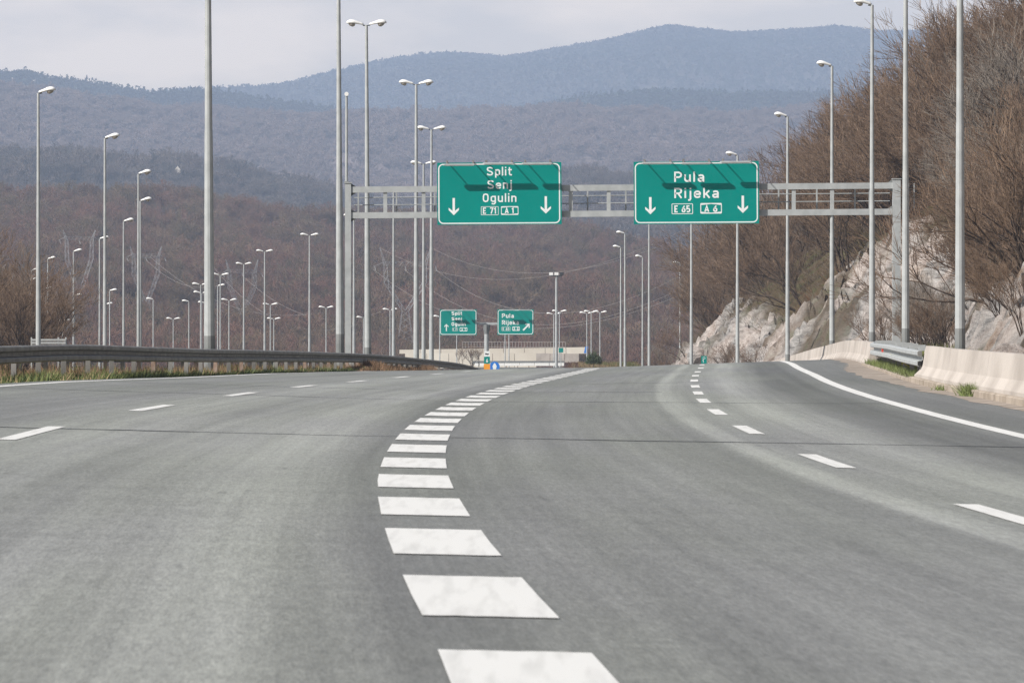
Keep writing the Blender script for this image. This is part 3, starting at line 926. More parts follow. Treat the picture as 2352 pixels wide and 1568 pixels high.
# slatted metal panel on the far side of the opposite carriageway
def slat_panel():
    a = at(72, 790, 250); b_ = at(151, 790, 250)
    g = empty('metal_screen', (a[0], 250, a[2] - 1.4)); tag(g, 'small galvanised slatted screen at the foot of the left bank', 'screen')
    W = b_[0] - a[0]
    for k in range(4):
        z = 1.15 + k * .13
        MB().box(0, W, -.02, .02, z, z + .085).build('slat', M['steel'], g)
    for x in (0, W * .78, W):
        MB().box(x - .03, x + .03, .02, .08, 0, 1.70).build('post', M['steel'], g)
slat_panel()

# ------------------------------------------------------------------ street lamps
def head_mesh(L_=.74):
    prof = [(0, .055, .06, .0), (.10, .075, .075, .012), (.34, .10, .095, .035), (.52, .15, .125, .05), (.66, .165, .14, .05), (.80, .16, .132, .045), (.92, .12, .10, .035), (.985, .05, .05, .02)]
    rings = []
    for x, wy, hz, cz in prof:
        r = []
        for k in range(12):
            t = 2 * math.pi * k / 12
            zz = math.sin(t)
            r.append((x * L_, wy * math.cos(t), cz + hz * (zz if zz > 0 else .35 * zz)))
        rings.append(r)
    return MB().loft(rings).mesh('lamp_head', True)
def bowl_mesh(L_=.74):
    rings = []
    for k in range(5):
        f = k / 4 * .97
        rr = math.sqrt(1 - f * f)
        rings.append([(.68 * L_ + .20 * L_ * rr * math.cos(2*math.pi*j/12) - .04 * f, .13 * rr * math.sin(2*math.pi*j/12), .012 - .135 * f) for j in range(12)])
    return MB().loft(rings).mesh('lamp_bowl', True)
HEAD = head_mesh(); HEAD.materials.append(M['white_shell'])
BOWL = bowl_mesh(); BOWL.materials.append(M['bowl'])
ARM = MB().tube([(0, 0, 0), (.16, 0, .012)], .032, 6).mesh('arm'); ARM.materials.append(M['steel_dark'])
POLES = {}
def pole_mesh(H, r0, r1):
    key = (round(H, 1), r0)
    if key not in POLES:
        n = 12
        hs = [0, H * .42, H * .42 + .001, H * .43, H]
        b = MB()
        rr = lambda z: r0 + (r1 - r0) * z / H
        b.tube([(0, 0, 0), (0, 0, H * .45)], [rr(0), rr(H * .45)], n, True, math.pi / 12)
        b.tube([(0, 0, H * .45), (0, 0, H)], [rr(H * .45) * .94, r1], n, True, math.pi / 12)
        me = b.mesh('pole'); me.materials.append(M['steel'])
        s = MB().tube([(0, 0, 0), (0, 0, 1.15)], [r0 * 1.03, rr(1.15) * 1.03], n, True, math.pi / 12).mesh('base_sleeve'); s.materials.append(M['steel_dark'])
        POLES[key] = (me, s)
    return POLES[key]
def street_lamp(label, group, X, D, ztop, H, heads, r0=.11, r1=.05, hs=1.0, tilt=.10, lean=0.0, small=False):
    e = empty('street_lamp', (X, D, ztop - H)); tag(e, label, 'street lamp', group)
    e.rotation_euler = (0, lean, 0)
    pm, sm = pole_mesh(H, r0, r1)
    mobj('pole', pm, None, e)
    if not small: mobj('base_sleeve', sm, None, e)
    for s in heads:
        a = mobj('arm', ARM, None, e); a.location = (0, 0, H - .03); a.rotation_euler = (0, -tilt, 0 if s > 0 else math.pi); a.scale = (hs, hs, hs)
        h = mobj('lamp_head', HEAD, None, e)
        off = .13 * hs if len(heads) > 1 else .02
        h.location = (s * off, 0, H + .02 * hs); h.rotation_euler = (0, -tilt, 0 if s > 0 else math.pi); h.scale = (hs, hs, hs)
        if not small: mobj('lamp_bowl', BOWL, None, h)
    return e
ORD = ['nearest', 'second nearest', 'third nearest', 'fourth nearest', 'fifth nearest', 'sixth nearest', 'seventh nearest', 'eighth nearest', 'ninth nearest', 'tenth nearest', 'eleventh nearest', 'twelfth nearest', 'thirteenth nearest']
# right row: (x, ytop or None, D)
right = [(2205, None, 118), (2080, None, 154), (2003, 12, 189), (1911, 152, 225), (1809, 268, 260), (1694, 357, 294), (1588, 440, 330), (1491, 492, 365), (1435.5, 537, 400), (1426, 569, 436), (1476, 591, 470), (1562, 605, 505)]
for k, (x, y, D) in enumerate(right):
    X = (x - 1176) / F * D
    zt = CAMZ - (y - HORY) / F * D if y is not None else 11.9
    street_lamp(f'{ORD[k]} single-headed galvanised lamp post of the row on the right', 'single lamp posts on the right', X, D, zt, 12.0 if y is not None else 12.0, [-1], .112, .052, .82, .12)
# median row, double heads
med = [(481.5, None, 155), (781, None, 205), (845, 58, 243), (956, 194, 283), (991, 298, 333), (973, 377, 374), (904, 437, 420), (813, 497, 470), (711, 541, 525), (608, 578, 575), (560, 607, 615)]
for k, (x, y, D) in enumerate(med):
    X = (x - 1176) / F * D
    zt = CAMZ - (y - HORY) / F * D if y is not None else 14.6
    street_lamp(f'{ORD[k]} double-headed lamp post of the median row', 'double-headed median lamp posts', X, D, zt, 14.9, [-1, 1], .155, .062, 1.0, .07, lean=-.004 if k < 3 else 0)
lft = [(88, 214, 230), (241, 318, 270), (318, 400, 310), (322.5, 462, 350), (284, 509, 390), (229, 549, 430), (169, 578, 470), (110, 595, 510), (73, 621, 550), (70, 643, 590), (105, 663, 630)]
for k, (x, y, D) in enumerate(lft):
    X = (x - 1176) / F * D
    zt = CAMZ - (y - HORY) / F * D
    street_lamp(f'{ORD[k]} single-headed lamp post of the far left row, head turned right', 'single lamp posts on the left', X, D, zt, 12.2, [1], .115, .052, .95, .14)
# distant lamps: (x, y, D, heads)
far = [(144, 737, 760, 2), (171, 679, 660, 1), (243, 699, 700, 1), (252, 668, 650, 1), (352, 688, 690, -1), (398, 733, 800, 2), (434, 693, 700, -1), (461, 654, 655, 2), (463, 673, 690, 2), (470, 696, 730, -1),
       (500, 657, 665, 1), (506, 632, 640, 2), (526, 690, 720, 2), (621, 700, 740, 2), (629, 733, 820, 2), (749, 707, 750, 2), (835, 730, 800, 2), (896, 712, 760, 2), (1010, 728, 780, -1), (1049, 735, 790, 2),
       (1160, 735, 800, 2), (1169, 735, 790, 2), (1272, 722, 770, 2), (1285, 716, 755, 2), (1348, 720, 765, 2), (1358, 717, 760, 2), (1378, 718, 780, 2)]
for k, (x, y, D, hd) in enumerate(far):
    X = (x - 1176) / F * D; zt = CAMZ - (y - HORY) / F * D
    nth = ['first','second','third','fourth','fifth','sixth','seventh','eighth','ninth','tenth','eleventh','twelfth','thirteenth','fourteenth','fifteenth','sixteenth','seventeenth','eighteenth','nineteenth','twentieth','twenty-first','twenty-second','twenty-third','twenty-fourth','twenty-fifth','twenty-sixth','twenty-seventh'][k]
    street_lamp(f'tiny distant {"double" if hd == 2 else "single"}-headed lamp post in the valley, {nth} from the left', 'distant lamp posts', X, D, zt, zt + 11.5, [-1, 1] if hd == 2 else [hd], .13, .06, 1.15, .08, small=True)
# floodlight mast
def flood_mast():
    D = 640; p = at(1278, 630, D)
    e = empty('floodlight_mast', (p[0], D, p[2] - 16)); tag(e, 'tall mast with a cluster of floodlights right of the far signs', 'mast')
    MB().tube([(0, 0, 0), (0, 0, 16)], [.2, .12], 8).build('pole', M['steel'], e)
    MB().box(-.65, .65, -.1, .1, 15.75, 15.9).build('crossarm', M['steel_dark'], e)
    for x in (-.6, 0, .6):
        MB().box(x - .22, x + .22, -.3, .1, 15.9, 16.22).build('floodlight', M['white_shell'] if x <= 0 else M['black'], e)
flood_mast()

# ------------------------------------------------------------------ lettering
GL = {
 'S': (.66, [[(.58,.78),(.52,.88),(.33,.92),(.14,.87),(.09,.72),(.16,.58),(.33,.5),(.5,.42),(.58,.28),(.52,.13),(.33,.08),(.14,.13),(.08,.24)]]),
 'p': (.54, [[(.1,.7),(.1,-.24)], [(.1,.55),(.2,.64),(.35,.64),(.46,.55),(.46,.2),(.35,.09),(.2,.09),(.1,.2)]]),
 'l': (.17, [[(.08,1),(.08,0)]]),
 'i': (.17, [[(.08,.7),(.08,0)], [(.08,.99),(.08,.84)]]),
 't': (.42, [[(.15,.95),(.15,.2),(.2,.1),(.3,.08),(.38,.08)], [(.02,.66),(.38,.66)]]),
 'e': (.55, [[(.09,.37),(.47,.37),(.47,.5),(.4,.61),(.28,.65),(.15,.6),(.09,.5),(.09,.22),(.16,.1),(.28,.07),(.4,.1),(.47,.2)]]),
 'n': (.51, [[(.08,.72),(.08,0)], [(.08,.52),(.18,.63),(.32,.64),(.43,.55),(.43,0)]]),
 'j': (.24, [[(.15,.7),(.15,-.08),(.1,-.18),(-.02,-.2)], [(.15,.99),(.15,.84)]]),
 'O': (.60, [[(.09,.68),(.14,.86),(.3,.92),(.46,.86),(.51,.68),(.51,.32),(.46,.14),(.3,.08),(.14,.14),(.09,.32),(.09,.68)]]),
 'g': (.55, [[(.46,.55),(.36,.64),(.2,.64),(.09,.55),(.09,.2),(.2,.09),(.36,.09),(.46,.2)], [(.46,.72),(.46,-.05),(.38,-.18),(.25,-.2),(.12,-.16)]]),
 'u': (.52, [[(.08,.72),(.08,.2),(.16,.09),(.3,.08),(.43,.2)], [(.43,.72),(.43,0)]]),
 'P': (.60, [[(.09,0),(.09,.92),(.36,.92),(.5,.84),(.53,.7),(.5,.55),(.36,.46),(.09,.46)]]),
 'a': (.53, [[(.1,.58),(.25,.65),(.38,.62),(.44,.52),(.44,0)], [(.44,.36),(.22,.36),(.1,.28),(.1,.16),(.18,.07),(.32,.09),(.44,.2)]]),
 'R': (.61, [[(.09,0),(.09,.92),(.36,.92),(.5,.84),(.53,.7),(.5,.55),(.36,.46),(.09,.46)], [(.3,.46),(.54,0)]]),
 'k': (.50, [[(.08,1),(.08,0)], [(.45,.72),(.12,.3)], [(.22,.42),(.47,0)]]),
 'E': (.54, [[(.5,.92),(.09,.92),(.09,.08),(.5,.08)], [(.09,.5),(.42,.5)]]),
 'A': (.58, [[(.03,0),(.28,.96),(.53,0)], [(.12,.28),(.44,.28)]]),
 '7': (.52, [[(.04,.92),(.48,.92),(.2,0)]]),
 '1': (.34, [[(.03,.75),(.22,.93),(.24,0)]]),
 '6': (.58, [[(.44,.95),(.2,.6),(.1,.35),(.1,.22),(.17,.1),(.3,.07),(.43,.1),(.5,.22),(.5,.38),(.43,.5),(.3,.54),(.18,.48)]]),
 '5': (.58, [[(.48,.92),(.12,.92),(.1,.5),(.25,.56),(.4,.54),(.5,.42),(.5,.22),(.4,.09),(.25,.07),(.08,.15)]]),
 ' ': (.30, []),
}
def ribbon(b, pts, wd, y):
    pts = [Vector(p) for p in pts]
    closed = (pts[0] - pts[-1]).length < 1e-6
    n = len(pts); L_, R_ = [], []
    for i in range(n):
        if closed:
            d0 = (pts[i] - pts[i-1 if i > 0 else n-2]).normalized(); d1 = (pts[i+1 if i < n-1 else 1] - pts[i]).normalized()
        else:
            d0 = (pts[i] - pts[i-1]).normalized() if i > 0 else (pts[1] - pts[0]).normalized()
            d1 = (pts[i+1] - pts[i]).normalized() if i < n-1 else d0
        d = (d0 + d1).normalized()
        nn = Vector((-d.y, d.x)); k = max(.45, nn.dot(Vector((-d1.y, d1.x))))
        L_.append(pts[i] + nn * wd / 2 / k); R_.append(pts[i] - nn * wd / 2 / k)
    vs = [(p.x, y, p.y) for p in L_] + [(p.x, y, p.y) for p in R_]
    b.add(vs, [(i + n, i + n + 1, i + 1, i) for i in range(n - 1)])
def text_to(b, s, x0, x1, base, cap, wd, y, gap=.13):
    tot = sum(GL[c][0] for c in s) + gap * (len(s) - 1)
    kx = (x1 - x0) / tot; x = 0; m_ = 0
    for c in s:
        for st in GL[c][1]:
            ribbon(b, [(x0 + (x + px) * kx, base + pz * cap) for px, pz in st], wd, y - .0004 * m_); m_ += 1
        x += GL[c][0] + gap
def rrect(x0, x1, z0, z1, r, n=5):
    p = []
    for cx, cz, a0 in ((x1 - r, z1 - r, 0), (x0 + r, z1 - r, 90), (x0 + r, z0 + r, 180), (x1 - r, z0 + r, 270)):
        for k in range(n + 1):
            a = R(a0 + 90 * k / n); p.append((cx + r * math.cos(a), cz + r * math.sin(a)))
    return p + [p[0]]
def poly(b, pts, y):
    b.add([(p[0], y, p[1]) for p in pts], [tuple(range(len(pts)))])

class Sign:
    """a direction sign drawn in the pixels (zx, zy) of its own close-up; k metres per such pixel"""
    def __init__(s, label, org, box, k, roll=0.0, th=.05, group=None):
        s.k = k; s.cx = (box[0] + box[2]) / 2; s.cz = (box[1] + box[3]) / 2
        s.e = empty('direction_sign', org); s.e.rotation_euler = (0, -roll, 0)
        tag(s.e, label, 'road sign', group)
        s.W = (box[2] - box[0]) * k; s.H = (box[3] - box[1]) * k
        MB().box(-s.W/2, s.W/2, 0, th, -s.H/2, s.H/2).build('panel', M['green'], s.e)
        for zz in (-.32, 0, .32):
            MB().box(-s.W/2 + .05, s.W/2 - .05, th, th + .06, zz * s.H - .03, zz * s.H + .03).build('back_rib', M['sign_back'], s.e)
    def X(s, x): return (x - s.cx) * s.k
    def Z(s, z): return -(z - s.cz) * s.k
    def border(s, x0, y0, x1, y1, wd, r):
        b = MB(); ribbon(b, rrect(s.X(x0), s.X(x1), s.Z(y1), s.Z(y0), r * s.k), wd * s.k, -.004); b.build('border', M['sign_white'], s.e)
    def text(s, t, x0, x1, base, cap, wd):
        b = MB(); text_to(b, t, s.X(x0), s.X(x1), s.Z(base), (base - cap) * s.k, wd * s.k, -.005)
        o = b.build('lettering', M['sign_white'], s.e); return o
    def plate(s, x0, y0, x1, y1, wd, motorway=False):
        b = MB(); ribbon(b, rrect(s.X(x0), s.X(x1), s.Z(y1), s.Z(y0), 10 * s.k), wd * s.k, -.004)
        if motorway:
            m_ = (x0 + x1) / 2
            for ya, sg in ((y0, 1), (y1, -1)):
                poly(b, [(s.X(x0), s.Z(ya)), (s.X(x1), s.Z(ya)), (s.X(x1), s.Z(ya + sg * wd * 1.9)), (s.X(m_), s.Z(ya + sg * wd * .6)), (s.X(x0), s.Z(ya + sg * wd * 1.9))][::(-1 if sg > 0 else 1)], -.0046)
        b.build('route_plate', M['sign_white'], s.e)
    def arrow_down(s, cx, y0, y1, hw, sh):
        b = MB(); hd = hw * .73
        pts = [(cx - sh, y0), (cx + sh, y0), (cx + sh, y1 - hd * 1.15), (cx + hw, y1 - hd * 2.0), (cx + hw, y1 - hd * 1.35), (cx, y1), (cx - hw, y1 - hd * 1.35), (cx - hw, y1 - hd * 2.0), (cx - sh, y1 - hd * 1.15)]
        poly(b, [(s.X(a), s.Z(c)) for a, c in pts][::-1], -.004); b.build('arrow', M['sign_white'], s.e)
    def arrow_to(s, x0, y0, x1, y1, hw, sh):
        b = MB(); d = Vector((x1 - x0, y1 - y0)); Ln = d.length; d.normalize(); nn = Vector((-d.y, d.x)); hd = hw * .73
        loc = [(-sh, 0), (-sh, Ln - hd * 1.15), (-hw, Ln - hd * 2.0), (-hw, Ln - hd * 1.35), (0, Ln), (hw, Ln - hd * 1.35), (hw, Ln - hd * 2.0), (sh, Ln - hd * 1.15), (sh, 0)]
        pts = [Vector((x0, y0)) + nn * a + d * c for a, c in loc]
        poly(b, [(s.X(p.x), s.Z(p.y)) for p in pts][::-1], -.004); b.build('arrow', M['sign_white'], s.e)
    def lamps(s, spans, zc, dist=.58, depth=.14):
        for x0, x1, dz in spans:
            xa, xb, z = s.X(x0), s.X(x1), s.Z(zc + dz)
            b = MB()
            rings = []
            for x, q in ((xa, .55), (xa + .06, 1), (xb - .06, 1), (xb, .55)):
                rings.append([(x, -dist - depth/2*q, z - .01), (x, -dist + depth/2*q, z - .01), (x, -dist + depth/2*q, z + .03*q), (x, -dist, z + .055*q), (x, -dist - depth/2*q, z + .03*q)])
            f = b.loft(rings).build('sign_lamp', M['steel'], s.e)
            MB().box(xa + .08, xb - .08, -dist - depth*.3, -dist + depth*.3, z - .035, z - .012).build('lens', M['white_shell'], f)
            for xx in (xa + (xb - xa) * .12, xb - (xb - xa) * .08):
                MB().beam((xx, .03, s.H/2 + .06), (xx, -dist, z + .04), .028, .028).build('bracket', M['steel_old'], f)
                MB().box(xx - .04, xx + .04, -.03, .05, s.H/2 - .02, s.H/2 + .10).build('clamp', M['steel_old'], f)

GD = 225.0; S_ = F / GD; ROLL = math.atan(10 / 1250)
k1 = (330 / 2352) * (2352 / 2449) / S_      # metres per close-up pixel of the big signs
c1 = at(1147, 444.5, GD - .35)
sg = Sign('large green overhead sign reading Split Senj Ogulin with two down arrows', c1, (105, 138, 2220, 1193), k1, ROLL * .8, group='overhead signs on the gantry')
sg.border(133, 166, 2186, 1169, 20, 75)
sg.text('Split', 945, 1385, 362, 212, 23); sg.text('Senj', 955, 1380, 587, 440, 23); sg.text('Ogulin', 875, 1455, 812, 663, 23)
sg.plate(852, 889, 1143, 1028, 8); sg.text('E 71', 880, 1105, 1010, 905, 20)
sg.plate(1195, 889, 1479, 1026, 11, True); sg.text('A 1', 1258, 1405, 1003, 912, 20)
sg.arrow_down(385, 738, 1030, 87, 20); sg.arrow_down(1952, 718, 1013, 87, 20)
sg.lamps([(208, 765, 0), (880, 1420, -16), (1540, 2075, -10)], 186)
c2 = at(1599.5, 442.5, GD - .35)
sg = Sign('large green overhead sign reading Pula Rijeka with two down arrows', c2, (108, 118, 2238, 1178), k1, ROLL * .8, group='overhead signs on the gantry')
sg.border(136, 146, 2208, 1153, 20, 75)
sg.text('Pula', 790, 1315, 465, 290, 29); sg.text('Rijeka', 790, 1560, 740, 565, 29)
sg.plate(756, 838, 1107, 1006, 11); sg.text('E 65', 797, 1065, 983, 865, 23)
sg.plate(1246, 834, 1597, 1000, 14, True); sg.text('A 6', 1313, 1527, 975, 868, 23)
sg.arrow_down(388, 720, 1012, 88, 21); sg.arrow_down(1962, 705, 1000, 88, 21)
sg.lamps([(230, 775, 0), (890, 1435, 6), (1565, 2110, -10)], 156)

# gantry
def gantry():
    a = at(800, 436, GD); b_ = at(2059, 426, GD)
    zl = float(leftground(GD)) - .3; zr_ = float(rz(GD, 8)) + .1
    g = empty('sign_gantry', (a[0], GD, zl)); tag(g, 'galvanised steel gantry spanning the road and carrying two green signs', 'gantry')
    o = np.array(g.location)
    def p(x, y): return at(x, y, GD) - o
    def post(x, ytop, base, wd, dp):
        q = p(x, ytop)
        MB().box(q[0]-wd/2, q[0]+wd/2, -dp/2, dp/2, base - o[2] - .6, q[2]).build('post', M['steel'], g)
        MB().box(q[0]-wd/2-.03, q[0]+wd/2+.03, -dp/2-.03, dp/2+.03, q[2], q[2]+.03).build('post_cap', M['steel'], g)
    post(799.5, 421, zl, .24, .34); post(2059, 412, zr_, .31, .38)
    for y0, y1 in ((436, 426.5), (495, 486.5)):
        MB().beam(p(806.5, y0), p(2050, y1), .24, .24).build('beam', M['steel'], g)
        for x, yy, sgn in ((806.5, y0, 1), (2050, y1, -1)):
            q = p(x, yy)
            for dz in (.12, -.12):
                k = 1 if dz > 0 else -1
                MB().add([(q[0], -.012, q[2]+dz), (q[0]+sgn*.20, -.012, q[2]+dz), (q[0], -.012, q[2]+dz+k*.13), (q[0], .012, q[2]+dz), (q[0]+sgn*.20, .012, q[2]+dz), (q[0], .012, q[2]+dz+k*.13)],
                         [(0,1,2), (5,4,3), (0,3,4,1), (1,4,5,2), (2,5,3,0)]).build('gusset', M['steel_dark'], g)
    for x in (885, 973, 1060, 1148, 1235, 1311, 1398, 1486, 1574, 1660, 1736, 1823, 1911, 2000):
        f = (x - 806) / 1244
        t = p(x, 436 - 9.5 * f); q = p(x, 495 - 8.5 * f)
        MB().box(t[0]-.075, t[0]+.075, -.08, .08, q[2]+.12, t[2]-.12).build('strut', M['steel'], g)
    # service walkway behind the beams
    for ya, yb in ((453.5, 443), (470.5, 461)):
        u_ = p(812, ya); v_ = p(2046, yb); u_[1] = v_[1] = .62
        MB().tube([u_, v_], .022, 6).build('handrail', M['steel'], g)
    for x in list(range(822, 2046, 88)):
        f = (x - 806) / 1244
        t = p(x, 438 - 9.5 * f); q = p(x, 495 - 8.5 * f)
        MB().box(t[0]-.03, t[0]+.03, .60, .66, q[2]-.02, t[2]).build('rail_post', M['steel'], g)
        MB().box(t[0]-.03, t[0]+.03, .12, .66, q[2]-.08, q[2]-.02).build('bracket', M['steel'], g)
    q = p(806.5, 495); r_ = p(2050, 486.5)
    MB().beam((q[0], .36, q[2] + .02), (r_[0], .36, r_[2] + .02), .45, .03).build('walkway', M['steel_old'], g)
    for x in (1060, 1235, 1510, 1690):
        f = (x - 806) / 1244
        q = p(x, 436 - 9.5 * f)
        MB().box(q[0]-.04, q[0]+.04, -.29, -.12, q[2]-1.3, q[2]+.3).build('sign_clamp', M['steel_old'], g)
    q = p(2061, 730)
    MB().box(q[0]-.13, q[0]+.13, -.30, -.19, q[2]-.22, q[2]+.22).build('junction_box', M['steel_old'], g)
    # ladder at the outside of the right post
    q = p(2088, 426)
    for dx in (0, .22):
        MB().box(q[0]+dx-.02, q[0]+dx+.02, .3, .34, q[2]-.9, q[2]+.1).build('ladder_rail', M['steel'], g)
    # thin mast standing on the left post
    q = p(796, 421)
    MB().tube([(q[0], 0, q[2] + .03), (q[0], 0, q[2] + 3.45)], [.055, .05], 8).build('mast', M['steel'], g)
    MB().box(q[0] - .09, q[0] + .09, -.09, .09, q[2] + .03, q[2] + .08).build('mast_base', M['steel_dark'], g)
    MB().tube([(q[0], -.09, q[2] + 3.52), (q[0], .09, q[2] + 3.52)], .085, 10).build('camera_housing', M['white_shell'], g)
gantry()

# far T-shaped gantry
FD = 545.0
k2 = (300 / 2352) * (2352 / 2449) / (F / FD)
def tgantry():
    q = at(1117.5, 743, FD)
    g = empty('sign_gantry', (q[0], FD, -6.4)); tag(g, 'distant T-shaped steel gantry with two small green signs', 'gantry')
    h = q[2] + 6.4
    MB().tube([(0, 0, 0), (0, 0, h - 1.0)], .22, 10).build('post', M['steel'], g)
    MB().tube([(0, 0, h - 1.0), (0, 0, h - .1)], [.22, .40], 8).build('collar', M['steel_dark'], g)
    MB().box(-4.2, 4.2, -.11, .11, h - .11, h + .11).build('beam', M['steel'], g)
tgantry()
c = at(1052.5, 740, FD - .3)
sg = Sign('small distant green sign reading Split Senj Ogulin with an up arrow', c, (165, 160, 855, 640), k2)
sg.border(178, 176, 843, 626, 12, 40); sg.text('Split', 385, 585, 265, 198, 15); sg.text('Senj', 385, 580, 362, 305, 15); sg.text('Ogulin', 385, 650, 465, 400, 15)
sg.plate(402, 503, 500, 562, 4); sg.text('E 71', 412, 490, 552, 512, 7); sg.plate(540, 503, 676, 564, 8, True); sg.text('A 1', 570, 648, 554, 514, 9); sg.arrow_to(288, 565, 288, 432, 40, 10)
sg.lamps([(240, 480, 0), (560, 790, 0)], 172, .75, .25)
c = at(1184, 739.5, FD - .3)
sg = Sign('small distant green sign reading Pula Rijeka with an arrow up to the right', c, (1252, 155, 1928, 632), k2)
sg.border(1265, 171, 1915, 618, 12, 40); sg.text('Pula', 1335, 1560, 315, 235, 17); sg.text('Rijeka', 1335, 1655, 440, 360, 17)
sg.plate(1334, 484, 1492, 556, 5); sg.text('E 65', 1350, 1476, 545, 495, 10); sg.plate(1534, 484, 1666, 552, 9, True); sg.text('A 6', 1556, 1646, 542, 494, 10); sg.arrow_to(1732, 548, 1856, 424, 52, 15)
sg.lamps([(1340, 1560, 0), (1640, 1860, 0)], 170, .75, .25)

# small marker signs at the gore, just beyond the crest
def marker():
    D = 300; b0 = at(1118.5, 850, D)
    g = empty('marker_sign', (b0[0], D, -1.75)); tag(g, 'stacked white, green and orange plates on one post under the far gantry', 'road sign')
    s = F / D
    def z(y): return CAMZ - (y - HORY) / s + 1.75
    MB().tube([(0, .04, 0), (0, .04, z(806))], .03, 6).build('post', M['steel'], g)
    MB().box(-.14, .14, -.012, .012, z(818.5), z(806)).build('white_plate', M['sign_white'], g)
    MB().box(-.155, .155, -.012, .012, z(835), z(819)).build('green_plate', M['green'], g)
    MB().box(-.165, .165, -.012, .012, z(849), z(835.5)).build('orange_plate', M['orange'], g)
    b = MB(); poly(b, [(-.09, z(815)), (-.05, z(814)), (.03, z(815)), (.09, z(814.5)), (.09, z(811)), (.04, z(812)), (-.04, z(811)), (-.09, z(810.5))], -.016); b.build('pictogram', M['black'], g)
    b = MB(); text_to(b, '6', -.05, .05, z(832), .20, .035, -.017); b.build('lettering', M['sign_white'], g)
    b0 = at(1136, 842, 312)
    g = empty('mandatory_sign', (b0[0], 312, -1.95)); tag(g, 'round blue sign with a white arrow beside the stacked plates', 'road sign')
    zc = b0[2] + 1.95
    MB().tube([(0, -.012, zc), (0, .012, zc)], .285, 28).build('disc', M['blue'], g)
    b = MB(); poly(b, [(-.06, zc-.26), (.06, zc-.26), (.10, zc-.02), (.12, zc+.02), (.05, zc+.16), (0, zc+.21), (-.05, zc+.16), (-.12, zc+.02), (-.10, zc-.02)], -.018); b.build('arrow', M['sign_white'], g)
    MB().tube([(0, .05, 0), (0, .05, zc)], .03, 6).build('post', M['steel'], g)
    b0 = at(1617, 826, 330)
    g = empty('marker_sign', (b0[0], 330, -2.2)); tag(g, 'small green kilometre plate at the foot of the rock slope', 'road sign')
    zc = b0[2] + 2.2
    MB().box(-.16, .16, -.012, .012, zc - .22, zc + .22).build('plate', M['green'], g)
    MB().tube([(0, .04, 0), (0, .04, zc + .15)], .03, 6).build('post', M['steel'], g)
    b = MB(); text_to(b, '1', -.09, -.02, zc - .16, .17, .03, -.016); b.build('lettering', M['sign_white'], g)
    b = MB(); ribbon(b, rrect(-.06, .06, zc + .05, zc + .15, .03), .02, -.016); b.build('emblem', M['sign_white'], g)
    D = 640; b0 = at(1288.5, 803, D)
    g = empty('marker_sign', (b0[0], D, b0[2] - 3.2)); tag(g, 'small plain green sign in front of the far pale wall', 'road sign')
    MB().box(-.26, .26, -.02, .02, 2.9, 3.4).build('plate', M['green'], g); MB().tube([(0, .05, 0), (0, .05, 3.3)], .04, 6).build('post', M['steel'], g)
marker()

